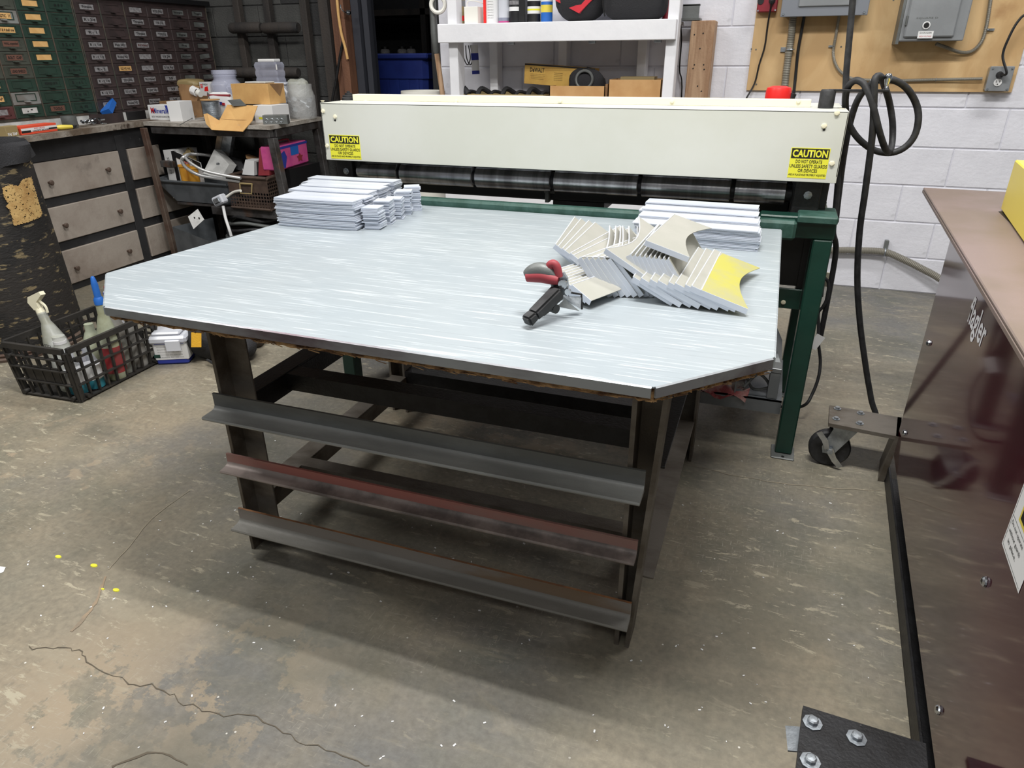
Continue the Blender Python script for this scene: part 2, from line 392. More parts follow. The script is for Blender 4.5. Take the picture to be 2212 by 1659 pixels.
ribbon(fpts([(60,1400),(130,1400),(165,1405),(205,1435),(280,1475),(345,1485),(400,1520),(470,1545),(560,1550),(620,1590),(700,1620),(800,1659)],.006),.002,'crack','crack')
ribbon(fpts([(240,1659),(335,1625),(402,1655)],.003),.004,'crack','crack')
ribbon(fpts([(1470,1000),(1600,1030),(1740,1050),(1900,1060)],.004),.003,'crack','joint_floor')
for u,v,r in ((126,1203,.008),(203,1222,.009),(251,1275,.008),(222,1273,.004)):
    p=at(u,v,z=0); MB().lathe([(r,.0),(r*.9,.002)],(p.x,p.y,0),10,sx=1.3,sy=.7).obj('paint_spot','sign_yellow',f)
deb=MB()
for i in range(150):
    p=at(random.uniform(60,2000),random.uniform(950,1640),z=0); s_=random.uniform(.0012,.0035)
    if p.x>.36: continue
    deb.cbox((p.x,p.y,.001),s_*2,s_,.0015,rot=(0,0,random.random()*3))
o=deb.obj('metal_chips','paper'); o['kind']='stuff'; o['label']='tiny pale metal chips and crumbs scattered over the concrete floor'; o['category']='chips'
def blockmesh(w_,h_,d_,n_):
    return MB().box(-w_/2,w_/2,-d_,0,0,h_,.004).mesh(n_)
BL,BH=.39,.192
def blockwall(name,xa,xb,y,rows,mb_m,joint,off,thick=.2,top=3.3):
    o=struct(name,MB().box(xa,xb,y+.0055,y+thick,0,top),joint)
    me=blockmesh(BL-.008,BH-.008,.0,'block') if 0 else MB().box(-(BL-.005)/2,(BL-.005)/2,0,.012,.0035,BH-.0035,.003).mesh('block'); me.materials.append(MATS[mb_m])
    for r_ in range(rows):
        x=off+(BL/2 if r_%2 else 0)
        while x>xa: x-=BL
        while x<xb:
            a,b_=max(x,xa),min(x+BL,xb)
            if b_-a>.05:
                if b_-a>BL-.001: inst(me,'block',o,((a+b_)/2,y,r_*BH))
                else: MB().box(a+.0025,b_-.0025,y,y+.012,r_*BH+.0035,(r_+1)*BH-.0035,.003).obj('block',mb_m,o)
            x+=BL
    return o
wb=blockwall('wall_back',-2.02,2.3,4.25,9,'block_white','joint_white',.659)
wd=blockwall('wall_back.001',-4.5,-2.93,4.47,9,'block_dark','joint_dark',-3.3,.2)
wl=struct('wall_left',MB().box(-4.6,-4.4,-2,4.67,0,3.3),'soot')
# doorway: dark sooty jamb boards between block wall and opening
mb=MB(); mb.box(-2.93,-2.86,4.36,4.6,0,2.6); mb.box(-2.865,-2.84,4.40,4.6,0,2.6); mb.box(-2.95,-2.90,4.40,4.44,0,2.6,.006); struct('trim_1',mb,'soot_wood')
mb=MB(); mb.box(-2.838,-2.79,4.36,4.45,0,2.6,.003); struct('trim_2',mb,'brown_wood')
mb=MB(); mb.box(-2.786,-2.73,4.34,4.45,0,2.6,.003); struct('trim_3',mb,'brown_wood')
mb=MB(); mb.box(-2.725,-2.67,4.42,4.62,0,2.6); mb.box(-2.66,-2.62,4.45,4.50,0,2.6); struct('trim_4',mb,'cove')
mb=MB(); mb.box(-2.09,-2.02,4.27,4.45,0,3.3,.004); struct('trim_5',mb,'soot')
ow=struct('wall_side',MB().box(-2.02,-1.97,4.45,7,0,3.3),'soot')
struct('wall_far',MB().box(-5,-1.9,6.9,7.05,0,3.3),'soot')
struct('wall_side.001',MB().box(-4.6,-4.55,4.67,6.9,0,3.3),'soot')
t=at(752,27,y=4.33)
h=thing('coat_hook','small chrome coat hook screwed to the brown door post','hook',(t.x,4.33,t.z))
MB().cyl((t.x,4.339,t.z),(t.x,4.325,t.z),.016,.014).obj('plate','chrome',h,True)
MB().tube(spline([(t.x,4.33,t.z),(t.x,4.29,t.z),(t.x-.012,4.27,t.z+.02),(t.x-.015,4.275,t.z+.04)]),.004).obj('hook','chrome',h,True)
# pale cable stapled to door post
pts=[at(u,v,y=4.325) for u,v in ((727,-15),(731,30),(737,70),(745,100),(749,118),(751,128))]
single('cable',MB().tube(spline(pts),.009),'card_tan','pale grey cable running down the brown door post','cable',pts[0],True)
pts=[at(u,v,y=4.33) for u,v in ((741,88),(733,130),(726,175),(718,215))]+[at(712,240,y=4.33)]
pts[-1].z=0
single('crowbar',MB().tube(pts,.009),'black_steel','thin dark iron bar leaning against the brown door post','bar',pts[-1],True)
# storage room contents
def lathe_obj(n,prof,c,m,par=None,nn=24,sx=1,sy=1): return MB().lathe(prof,c,nn,sx=sx,sy=sy).obj(n,m,par,True)
b=thing('storage_tote','tall dark blue plastic bin standing in the dark doorway','bin',(-2.62,5.15,0))
mb=MB(); hw,dp=.235,.22
zt=at(855,117,y=5.0).z
cx=(at(812,150,y=5.0).x+at(915,150,y=5.0).x)/2
mb.prism([(-hw*.82,-dp*.8),(hw*.82,-dp*.8),(hw*.82,dp*.8),(-hw*.82,dp*.8)],.01,Matrix.Translation((cx,5.2,0)))
V=[]
for z_,k in ((0,.8),(zt-.17,.95),(zt-.165,.99),(zt,1.0)): V.append([(cx+sx_*hw*k,5.2+sy_*dp*k,z_) for sx_,sy_ in ((-.85,-1),(.85,-1),(1,-.85),(1,.85),(.85,1),(-.85,1),(-1,.85),(-1,-.85))])
vs=sum(V,[]); fs=[]
for k in range(3):
    for j in range(8): fs.append((k*8+j,k*8+(j+1)%8,k*8+8+(j+1)%8,k*8+8+j))
mb.add(vs,fs); mb.obj('body','blue_bin',b)
mb=MB()
for sx_ in (-.45,-.1,.25,.6): mb.box(cx+sx_*hw,cx+sx_*hw+.02,5.2-dp*.97,5.2-dp*.85,0,zt-.17)
mb.obj('ribs','blue_bin',b)
mb=MB().box(cx-hw-.02,cx+hw+.02,5.2-dp-.02,5.2+dp+.02,zt-.035,zt+.005,.01); mb.obj('rim','blue_bin',b)
sh=thing('storage_shelf','dark shelf with small jars in the unlit storage room','shelf',(-2.9,6.6,0))
mb=MB(); mb.box(-4.5,-2.05,6.35,6.85,1.12,1.16); mb.box(-4.5,-2.05,6.35,6.85,1.55,1.6); mb.obj('board','soot_wood',sh)
for x in (-4.4,-3.2,-2.1): MB().box(x,x+.05,6.35,6.4,0,2).obj('upright','soot_wood',sh)
for u,v in ((828,58),(865,55),(885,60)):
    p=at(u,v,y=6.45)
    q=thing('jar','small dim jar on the shelf in the dark storage room','jar',(p.x,6.45,1.16),group='jars on storage room shelf')
    lathe_obj('body',[(.04,0),(.045,.02),(.045,.1),(.035,.115)],(p.x,6.45,1.16),'card_grey',q,14); lathe_obj('lid',[(.037,.115),(.037,.135)],(p.x,6.45,1.16),'black',q,14)
p=at(945,200,y=4.32)
bk=thing('bucket','round white plastic bucket below the shovel handle by doorway','bucket',(p.x,4.12,0))
zt=at(945,196,y=4.12).z; lathe_obj('body',[(.10,0),(.13,zt-.02),(.136,zt-.02),(.136,zt),(.128,zt),(.12,zt-.2)],(p.x,4.12,0),'white_plastic',bk)
sv=thing('shovel','long wooden shovel handle with grey collar leaning by the white shelf','shovel',(p.x,4.0,0))
a0=at(957,212,y=4.0); a1=at(943,112,y=4.0); a2=at(938,72,y=4.0); a3=at(936,30,y=4.0); a4=at(936,-10,y=4.0)
b0=a0+(a0-a1)*2.6
b0.z=max(b0.z,.02)
MB().tube([a1,a0,a0+(a0-a1)*.5,b0],.015,10).obj('wooden_shaft','raw_wood',sv,True)
MB().tube([a1+(a0-a1)*.05,a1,a2,a3,a4],[.014,.02,.021,.017,.014],10).obj('collar','rail_grey',sv,True)
c_=at(946,10,y=3.98)
MB().torus(c_,.04,.011,(.2,-1,.1),a0=0,a1=360).obj('bag_loop','white_plastic',sv,True,label='knotted white plastic strip')
# ================= WHITE SHELF =================
sf=thing('shelf_unit','white painted timber shelf unit against the rear wall','shelving',(-1.2,4.05,0))
def pb(n,m,x0,x1,y0,y1,z0,z1,par,bev=.003): return MB().box(x0,x1,y0,y1,z0,z1,bev).obj(n,m,par)
for x0,x1,zt in ((-1.80,-1.745,2.1),(-.60,-.545,2.1)): pb('post','white_paint',x0,x1,3.9,3.99,0,zt,sf)
for x0 in (-1.66,-1.24,-.79): pb('rear_post','white_paint',x0,x0+.05,4.16,4.245,0,1.3,sf)
pb('front_beam','white_paint',-1.845,-.55,3.86,3.9,1.28,1.372,sf)
pb('shelf_board','white_paint',-1.83,-.56,3.9,4.24,1.352,1.37,sf)
pb('middle_board','white_paint',-1.74,-.6,3.9,4.24,.93,.955,sf)
pb('lower_beam','white_paint',-1.845,-.55,3.87,3.9,.84,.955,sf)
pb('lower_board','white_paint',-1.74,-.6,3.9,4.24,.46,.49,sf); pb('low_beam','white_paint',-1.845,-.55,3.86,3.9,.36,.49,sf)
for x in (-1.45,-1.0,-.66): pb('bracket','zinc',x,x+.035,3.905,3.93,1.268,1.28,sf,.001)
ZS=1.371
def can(lab,u0,u1,y,z,m,prof=None,parts=(),nm='spray_can',cat='can',ztop=None):
    x0,x1=at(u0,40,y=y).x,at(u1,40,y=y).x; r_=(x1-x0)/2; cx=(x0+x1)/2; H=ztop or .2
    c=thing(nm,lab,cat,(cx,y,z))
    lathe_obj('body',[(r_*.95,0),(r_,.006),(r_,H*.8),(r_*.8,H*.86),(r_*.5,H*.88)],(cx,y,z),m,c)
    lathe_obj('cap',[(r_*.85,H*.87),(r_*.85,H),(r_*.7,H*1.02)],(cx,y,z),'white_plastic',c)
    for z0,z1,mm in parts: lathe_obj('label_band',[(r_*1.012,z0),(r_*1.012,z1)],(cx,y,z),mm,c)
    return c,cx,r_
can('spray can with red and olive bands, leftmost on the white shelf',977,1005,4.0,ZS,'khaki',parts=((.02,.045,'red'),(.09,.12,'sheet_grey'),(.13,.16,'paper')))
can('clear grey bottle with a pink band on the white shelf',1078,1101,4.0,ZS,'sheet_blue',parts=((.006,.014,'lunch_pink'),(.03,.12,'clear_lid')))
can('black spray can with a white band on the white shelf',1101,1126,4.0,ZS,'black',parts=((.06,.08,'paper'),(.09,.11,'card_grey')))
c,cx,r_=can('white spray can with black foot and yellow stripe on white shelf',1140,1167,4.0,ZS,'paper',parts=((.006,.045,'black'),(.06,.068,'sign_yellow'),(.08,.105,'black')))
c,cx,r_=can('blue spray can with yellow clip beside the red bag',1169,1193,4.0,ZS,'blue',parts=((.05,.085,'yellow'),(.1,.12,'paper')))
x0,x1=at(1050,40,y=4.0).x,at(1078,40,y=4.0).x; cx=(x0+x1)/2
c=thing('canister','white canister with red side and small print on the white shelf','canister',(cx,4.0,ZS))
lathe_obj('body',[((x1-x0)/2,0),((x1-x0)/2,.15)],(cx,4,ZS),'paper',c); MB().box(x0-.001,x0+.012,3.965,3.99,ZS,ZS+.15).obj('red_edge','red',c)
for k in range(7): text('directions caution use' if k%2 else 'contents under press',c,'ink',(cx+.004,4.0-(x1-x0)/2,ZS+.03+.013*k),X_,Z_,.034,.005)
a=at(1008,50,y=3.96); b_=at(1036,10,y=3.96)
c=thing('carton','small plain white carton with a wire handle on the white shelf','box',(a.x,3.96,ZS))
MB().box(a.x,b_.x,3.93,4.05,ZS,ZS+.085,.002).obj('body','white_plastic',c); MB().tube(spline([(a.x+.005,3.96,ZS+.084),(a.x+.01,3.96,ZS+.11),(a.x+.04,3.97,ZS+.115),(b_.x+.01,4,ZS+.1),(b_.x,4.02,ZS+.084)]),.0025).obj('handle','white_plastic',c,True)
a=at(1124,45,y=4.03).x; b_=at(1140,45,y=4.03).x
single('narrow_box',MB().box(a,b_,3.98,4.1,ZS,ZS+.17,.002),'black','narrow black package standing between the cans on white shelf','box',((a+b_)/2,4.04,ZS))
def blobmesh(c,sx,sy,sz,seed,flat=.0,pw=2.6,n=18,m=12,noise=.06):
    rnd=random.Random(seed); mb=MB(); rings=[]
    ph=[rnd.uniform(0,6.28) for _ in range(6)]
    for i in range(m+1):
        a=-math.pi/2+math.pi*i/m; ring=[]
        for j in range(n):
            b=2*math.pi*j/n
            def se(v,p): return math.copysign(abs(v)**(2/p),v)
            k=1+noise*(math.sin(3*b+ph[0]+2*a)+math.sin(5*b+ph[1]-3*a)*.6+math.sin(4*a+ph[2])*.6)
            x=se(math.cos(a),pw)*se(math.cos(b),pw)*k; y=se(math.cos(a),pw)*se(math.sin(b),pw)*k; z=se(math.sin(a),pw)
            ring.append(mb.bm.verts.new((c[0]+x*sx,c[1]+y*sy,c[2]+sz+z*sz*(k if z>0 else 1))))
        rings.append(ring)
    for r1,r2 in zip(rings,rings[1:]):
        for j in range(n):
            mb.bm.faces.new((r1[j],r1[(j+1)%n],r2[(j+1)%n],r2[j]))
    return mb
xa,xb=at(1196,30,y=3.98).x,at(1300,30,y=3.98).x; cx=(xa+xb)/2
c=thing('tool_bag','red and black fabric tool bag on the white shelf','bag',(cx,4.03,ZS))
blobmesh((cx,4.04,ZS),(xb-xa)/2,.12,.12,3,noise=.03).obj('body','fabric_black',c,True)
mb=MB(); y_=3.925
P=[(xa+.022,y_+.012,ZS+.10),(cx+.025,y_-.012,ZS+.038),(xb-.025,y_+.012,ZS+.115),(xb-.075,y_+.03,ZS+.21),(xa+.06,y_+.03,ZS+.21)]
mb.add(P+[(p[0],p[1]+.06,p[2]) for p in P],[(0,1,2,3,4),(5,9,8,7,6)]+[(i,(i+1)%5,5+(i+1)%5,5+i) for i in range(5)]); mb.obj('red_panel','fabric_red',c)
xa2,xb2=at(1302,30,y=3.98).x,at(1438,30,y=3.98).x
c=thing('tool_bag','large all-black fabric tool bag at right end of the white shelf','bag',((xa2+xb2)/2,4.03,ZS))
blobmesh(((xa2+xb2)/2,4.03,ZS),(xb2-xa2)/2,.13,.14,5,noise=.015,pw=4).obj('body','fabric_black',c,True)
MB().tube(spline([(xa2+.03,3.9,ZS+.02),(xa2+.02,3.89,ZS+.1),(xa2+.06,3.89,ZS+.2)]),.004).obj('piping','black',c,True)
x=at(1443,30,y=4.1).x
single('red_tin',MB().lathe([(.02,0),(.02,.08),(.012,.1)],(x-.012,4.12,ZS),12),'dk_red','little red tin squeezed between black bag and right shelf post','tin',(x,4.12,ZS),True)
# things on the middle board (z .955)
ZM=.956
def pcarton(lab,u0,u1,v0,y,d,m,nm='cardboard_box',par=True,wall=.004,rot=0,z=ZM,depthopen=True):
    x0,x1=at(u0,v0,y=y).x,at(u1,v0,y=y).x; zt=at((u0+u1)/2,v0,y=y).z
    c=thing(nm,lab,'box',((x0+x1)/2,y+d/2,z))
    mb=MB(); mb.box(x0,x1,y,y+wall,z,zt); mb.box(x0,x1,y+d-wall,y+d,z,zt); mb.box(x0,x0+wall,y,y+d,z,zt); mb.box(x1-wall,x1,y,y+d,z,zt); mb.box(x0,x1,y,y+d,z,z+wall); mb.obj('body',m,c)
    return c,x0,x1,zt
c,x0,x1,zt=pcarton('tan open cardboard box, left of two behind the machine cover',1187,1307,186,3.94,.22,'cardboard')
MB().box(x1,x1+.012,3.95,4.1,zt-.1,zt+.01).obj('flap','cardboard_d',c)
c,x0,x1,zt=pcarton('tan cardboard box at the right of the white shelf, flaps open',1315,1430,172,3.94,.2,'cardboard')
mb=MB(); mb.quad((x1,3.95,zt),(x1,4.1,zt),(x1+.04,4.12,zt-.12),(x1+.04,3.97,zt-.12)); mb.obj('flap','cardboard_d',c)
MB().box(x0+.05,x1-.05,4.0,4.1,ZM+.01,zt+.012).obj('contents','khaki',c)
# yellow tool carton, leaning
a=at(1132,180,y=4.05); b_=at(1284,192,y=4.05); t1=at(1134,137,y=4.05); t2=at(1286,148,y=4.05)
c=thing('tool_carton','long yellow tool carton leaning at the back of the white shelf','box',((a.x+b_.x)/2,4.1,ZM))
mb=MB(); P=[a,b_,t2,t1]; Q=[p+Vector((0,.09,.0)) for p in P]; mb.add(P+Q,[(0,1,2,3),(7,6,5,4),(0,4,5,1),(1,5,6,2),(2,6,7,3),(3,7,4,0)]); mb.obj('body','old_label' if 0 else 'carton_yellow' if 'carton_yellow' in MATS else 'kraft',c)
rr=(b_-a).normalized(); uu=(t1-a).normalized()
mb=MB(); e=Vector((0,-.0008,0)); th=uu*.007; mb.quad(t1+e-th,t2+e-th,t2+e,t1+e); mb.obj('dark_edge','black',c)
text('DeWALT',c,'ink',a+rr*.075+uu*.074+e,rr,uu,.085,.022,bold=.02)
for k in range(4): text('professional power tool kit'[:26-3*k],c,'ink',a+rr*.08+uu*(.052-.008*k)+e,rr,uu,.09-.006*k,.004)
for k in range(5): text('instructions and contents',c,'ink',a+rr*.2+uu*(.066-.009*k)+e,rr,uu,.05,.004)
# respirator bag on the box, black trays
c=thing('tool_pouch','grey black strapped pouch resting in the left cardboard box','pouch',at(1262,175,y=4.02))
p=at(1265,190,y=4.05); blobmesh((p.x,4.06,ZM+.02),.1,.06,.085,8,noise=.07).obj('body','fabric_black',c,True)
q=at(1262,172,y=4.0); MB().torus(q,.045,.008,(.1,-1,.2),a0=0,a1=360).obj('strap','rail_grey',c,True)
c=thing('tool_tray','black plastic tray of loose tools on the white shelf','tray',(-1.5,4.0,ZM))
x0,x1=at(995,205,y=3.98).x,at(1180,205,y=3.98).x
mb=MB(); mb.box(x0,x1,3.96,3.97,ZM,ZM+.06,.003); mb.box(x0,x1,4.14,4.15,ZM,ZM+.07,.003); mb.box(x0,x0+.01,3.96,4.15,ZM,ZM+.06); mb.box(x1-.01,x1,3.96,4.15,ZM,ZM+.06); mb.box(x0,x1,3.96,4.15,ZM,ZM+.006); mb.obj('tray','khaki',c)
for k in range(7):
    xx=x0+.03+k*(x1-x0-.06)/6; mb=MB(); mb.tube(spline([(xx-.02,4.0,ZM+.02),(xx,4.03,ZM+.07+.015*(k%2)),(xx+.04,4.08,ZM+.06)]),.014 if k%2 else .009,8); mb.obj('tool','black_rub',c,True)
single('hand_torch',MB().cyl(at(1000,188,y=3.99),at(1012,204,y=3.97),.016,.02),'black_rub','black cylindrical grip sticking up at left end of white shelf','handle',at(1006,198,y=3.99),True)
# caulk tube hanging inside rear left
c=thing('caulk_tube','white and blue caulking tube hanging by the left rear post','tube',at(1026,130,y=4.12))
a=at(1024,97,y=4.12); b_=at(1028,160,y=4.12); MB().cyl(b_,a,.022).obj('body','paper',c,True)
MB().cyl(b_,b_+(a-b_)*.12,.0225).obj('cap','ink_blue',c,True); MB().cyl(b_+(a-b_)*.48,b_+(a-b_)*.72,.0223).obj('round_label','ink_blue',c,True)
for k,(u0,u1) in enumerate(((1000,1012),(1006,1016))):
    pts=[at(u0,98,y=4.1),at(u0+2,125,y=4.1),at(u0+10,140,y=4.1),at(u1+4,125,y=4.12),at(u1,98,y=4.12)]
    single('hanging_cord',MB().tube(spline(pts),.003,6),'black','thin dark cord looping below the white beam near left post','cord',pts[0],True,group='cords under left of shelf')
# timber post beside the shelf
a,b_,t1,t2=at(1478,214,y=4.1),at(1528,214,y=4.1),at(1488,45,y=4.1),at(1535,45,y=4.1)
c=thing('timber_post','square knotty raw timber post standing right of the white shelf','timber',(a.x,4.14,0))
dx=(t1.x-a.x); zt=t1.z; w_=b_.x-a.x; lean=-dx/(zt-a.z)*0
mb=MB(); Mx=Matrix.Identity(4); mb.box(a.x,a.x+w_,4.1,4.23,0,zt,.004); mb.obj('beam','raw_wood',c)
mb=MB()
for u,v in ((1500,75),(1519,72),(1512,105),(1500,140),(1520,140),(1497,148),(1521,150),(1507,186),(1515,197)):
    p=at(u,v,y=4.099); MB().cyl((p.x,4.0995,p.z),(p.x,4.098,p.z),.004,.003,8).obj('nail_hole','soot',c)
c=thing('steel_angle','short grey steel channel resting on top of the timber post','bracket',at(1490,30,y=4.1))
p=at(1475,45,y=4.1); mb=MB(); mb.box(p.x-.01,p.x+.085,4.1,4.2,zt+.002,zt+.012); mb.box(p.x-.01,p.x+.075,4.13,4.14,zt+.012,zt+.075); mb.box(p.x-.01,p.x+.075,4.13,4.17,zt+.07,zt+.078); mb.obj('channel','rail_grey',c)
pts=[at(1470,52,y=4.18),at(1472,90,y=4.2),at(1468,150,y=4.2),at(1472,212,y=4.2)]
pts.append(Vector((pts[-1].x,4.2,.3))); single('power_cord',MB().tube(spline(pts),.004,6),'black','thin black cord hanging beside the right shelf post','cord',pts[0],True)
# ================= PLYWOOD BOARD & ELECTRICS =================
YB=4.235; x0,z0=-.2,1.035
bd=thing('plywood_board','large tan plywood backboard screwed to the white block wall','board',(.4,4.245,1.3))
MB().box(-.2,1.03,YB,4.2495,z0,2.0,.001).obj('panel','plywood',bd)
mb=MB()
for u,v in ((1634,182),(1623,106),(1817,101),(1930,0),(1633,107)):
    p=at(u,v,y=YB); mb.cyl((p.x,YB+.001,p.z),(p.x,YB-.002,p.z),.004,.004,8)
mb.obj('screw','rail_grey',bd)
def ybox(n,m,u0,v0,u1,v1,y,d,par,bev=.004):
    a=at(u0,v1,y=y); b_=at(u1,v0,y=y); return MB().box(a.x,b_.x,y,y+d,a.z,b_.z,bev).obj(n,m,par)
c=thing('red_outlet','small red socket box at top left of plywood board','outlet',(-.15,4.2,1.45))
MB().box(-.197,-.1,4.19,4.236,1.405,1.52,.004).obj('box','dk_red',c)
for dx_ in (-.035,.02): MB().cyl((-.148+dx_,4.19,1.455),(-.148+dx_,4.186,1.455),.016).obj('socket','black',c,True)
mb=MB(); [mb.cyl((x,4.19,z),(x,4.186,z),.005,.004,8) for x in (-.19,-.107) for z in (1.412,)]; mb.obj('screw','zinc',c)
MB().cyl((-.128,4.185,1.455),(-.128,4.165,1.445),.014,.009).obj('plug','black_rub',c,True)
pts=[Vector((-.128,4.168,1.445)),at(1659,50,y=4.21),at(1652,100,y=4.22),at(1640,140,y=4.22),at(1630,180,y=4.22),at(1612,213,y=4.2),at(1606,230,y=4.2)]
pts.append(Vector((pts[-1].x-.02,4.2,.6)))
single('power_cord',MB().tube(spline(pts),.0045,6),'black','thin black cord hanging down from the small red socket','cord',pts[0],True)
c=thing('breaker_panel','wide grey breaker panel cut by the top of plywood board','electrical panel',(.12,4.2,1.45))
MB().box(-.066,.305,4.13,4.234,1.385,1.95,.004).obj('box','panel_grey',c); MB().box(-.078,.318,4.122,4.13,1.378,1.95,.002).obj('cover','panel_grey',c)
MB().box(.0,.26,4.114,4.122,1.42,1.9,.004).obj('door','grey_box',c)
mb=MB(); [mb.cyl((x,4.122,1.39),(x,4.117,1.39),.006,.005,8) for x in (-.065,.302)]; mb.obj('screw','zinc',c)
c=thing('safety_switch','grey metal safety switch box with a round button on plywood','switch box',(.6,4.15,1.35))
MB().box(.47,.745,4.10,4.234,1.262,1.75,.004).obj('box','grey_box',c); MB().box(.49,.70,4.085,4.10,1.278,1.75,.006).obj('door','grey_box',c); MB().box(.462,.475,4.10,4.23,1.25,1.75).obj('side_flange','rail_grey',c)
p=at(2001,55,y=4.085); MB().torus((p.x,4.083,p.z),.014,.003,(0,1,0)).obj('ring','paper',c,True); MB().cyl((p.x,4.085,p.z),(p.x,4.079,p.z),.011).obj('button','black',c,True)
p=at(1999,75,y=4.085); q=MB().box(p.x-.032,p.x+.032,4.0838,4.0852,p.z-.015,p.z+.015).obj('rating_label','paper',c)
text('DANGER',c,'ink',(p.x,4.0836,p.z+.008),X_,Z_,.05,.007); text('HIGH VOLTAGE',c,'ink_red',(p.x,4.0836,p.z-.007),X_,Z_,.05,.006)
text('SQUARE D',c,'rail_grey',(at(2003,39,y=4.085).x,4.0848,at(2003,39,y=4.085).z),X_,Z_,.09,.008)
MB().box(.486,.492,4.08,4.10,1.33,1.37).obj('hinge','rail_grey',c)
c=thing('duplex_outlet','square zinc outlet box with white socket at right of board','outlet',(.955,4.2,1.1))
MB().box(.905,1.0,4.185,4.236,1.045,1.15,.006).obj('box','zinc',c); MB().box(.903,1.003,4.18,4.186,1.042,1.152,.003).obj('cover_plate','grey_box',c)
p=at(2155,178,y=4.18); MB().lathe([(.0,0),(.017,0),(.017,.003),(.0,.003)],(p.x,4.179,p.z),16,Matrix.Rotation(R(90),4,'X')).obj('socket','paper',c)
mb=MB(); mb.box(p.x-.008,p.x-.006,4.174,4.177,p.z,p.z+.009); mb.box(p.x+.006,p.x+.008,4.174,4.177,p.z,p.z+.009); mb.cyl((p.x,4.177,p.z-.008),(p.x,4.174,p.z-.008),.0025,n=8); mb.obj('slots','black',c)
mb=MB(); [mb.cyl((x,4.18,z),(x,4.176,z),.005,.004,8) for x in (.913,.993) for z in (1.052,1.142)]; mb.obj('screw','zinc',c)
q=at(2155,162,y=4.17); MB().cyl((p.x,4.18,q.z),(p.x,4.15,q.z),.016,.011).obj('plug','black_rub',c,True)
pts=[Vector((p.x,4.15,q.z)),Vector((p.x+.015,4.13,q.z+.01)),at(2166,120,y=4.15),at(2180,80,y=4.15),at(2200,45,y=4.15),at(2225,25,y=4.15)]
pts.append(pts[-1]+Vector((.15,0,.1)))
single('power_cord',MB().tube(spline(pts),.0055,8),'black','black cord plugged into the square outlet, rising to the right','cord',pts[0],True)
def flex(label,pts,r,m,nm='flexible_conduit',clamps=(),pitch=None):
    P=spline(pts,8); L_=[0]
    for a,b in zip(P,P[1:]): L_.append(L_[-1]+(b-a).length)
    c=thing(nm,label,'conduit',P[0]); pitch=pitch or max(.004,r*.42); n=int(L_[-1]/pitch*2); Q=[];rr=[]
    j=0
    for i in range(n+1):
        s_=L_[-1]*i/n
        while j<len(L_)-2 and L_[j+1]<s_: j+=1
        t_=(s_-L_[j])/max(1e-9,L_[j+1]-L_[j]); Q.append(P[j].lerp(P[j+1],min(1,t_))); rr.append(r if i%2 else r*.86)
    MB().tube(Q,rr,8).obj('conduit',m,c,True)
    for (u,v,y,ax,sx) in clamps:
        p=at(u,v,y=y); A=Vector(ax); MB().torus(p,r*1.08,r*.18,A,n=16,m=6,a0=0,a1=360).obj('clamp','zinc',c,True)
        MB().box(p.x+min(0,sx),p.x+max(0,sx),4.226,4.236,p.z-r*.6,p.z+r*.6).obj('clamp_tab','zinc',c)
    return c
yc=4.205
flex('thick ribbed steel conduit dropping from breaker panel on plywood',[at(1713,36,y=yc),at(1709,80,y=yc),at(1703,120,y=yc),at(1698,160,y=yc),at(1694,200,y=yc),at(1692,240,y=yc)],.019,'conduit',clamps=((1706,107,yc,(0,0,1),-.045),))
single('black_cable',MB().tube(spline([at(1737,36,y=4.21),at(1731,70,y=4.215),at(1724,110,y=4.215),at(1719,160,y=4.215),at(1714,210,y=4.2),at(1712,240,y=4.2)]),.0075),'black','thick black cable dropping from breaker panel beside ribbed conduit','cable',at(1737,36,y=4.21),True)
flex('thin ribbed conduit curving from breaker panel across to the outlet',[at(1813,33,y=4.21),at(1806,75,y=4.222),at(1800,115,y=4.222),at(1808,145,y=4.222),at(1825,162,y=4.222),at(1850,171,y=4.222),at(1930,174,y=4.222),at(2020,172,y=4.222),at(2122,170,y=4.215)],.0075,'conduit',clamps=((1799,100,4.222,(0,0,1),-.02),(1880,174,4.222,(1,0,0),.004),(2022,172,4.222,(1,0,0),.004)))
flex('thin ribbed conduit curving right and up from the safety switch box',[at(2022,95,y=4.19),at(2045,103,y=4.21),at(2075,113,y=4.22),at(2100,110,y=4.22),at(2120,90,y=4.22),at(2130,60,y=4.22),at(2137,20,y=4.22),at(2144,-30,y=4.22)],.0085,'conduit',clamps=((2133,64,4.22,(0,0,1),.03),))
flex('ribbed steel conduit running low along the white block wall',[at(1700,545,y=4.2),at(1780,541,y=4.22),at(1860,541,y=4.22),at(1912,545,y=4.215),at(1950,560,y=4.2),at(1990,580,y=4.19),at(2030,602,y=4.17),at(2080,640,y=4.15)],.020,'conduit',clamps=())
c=thing('conduit_clamp','zinc strap clamp holding the low conduit to block wall','clamp',at(1912,543,y=4.21))
p=at(1911,545,y=4.215); MB().torus(p,.0205,.004,(1,0,0),n=16,m=6).obj('strap','zinc',c,True); q=at(1915,527,y=4.23); MB().box(q.x-.01,q.x+.01,4.222,4.249,p.z+.015,q.z+.02,.002).obj('tab','rail_grey',c)
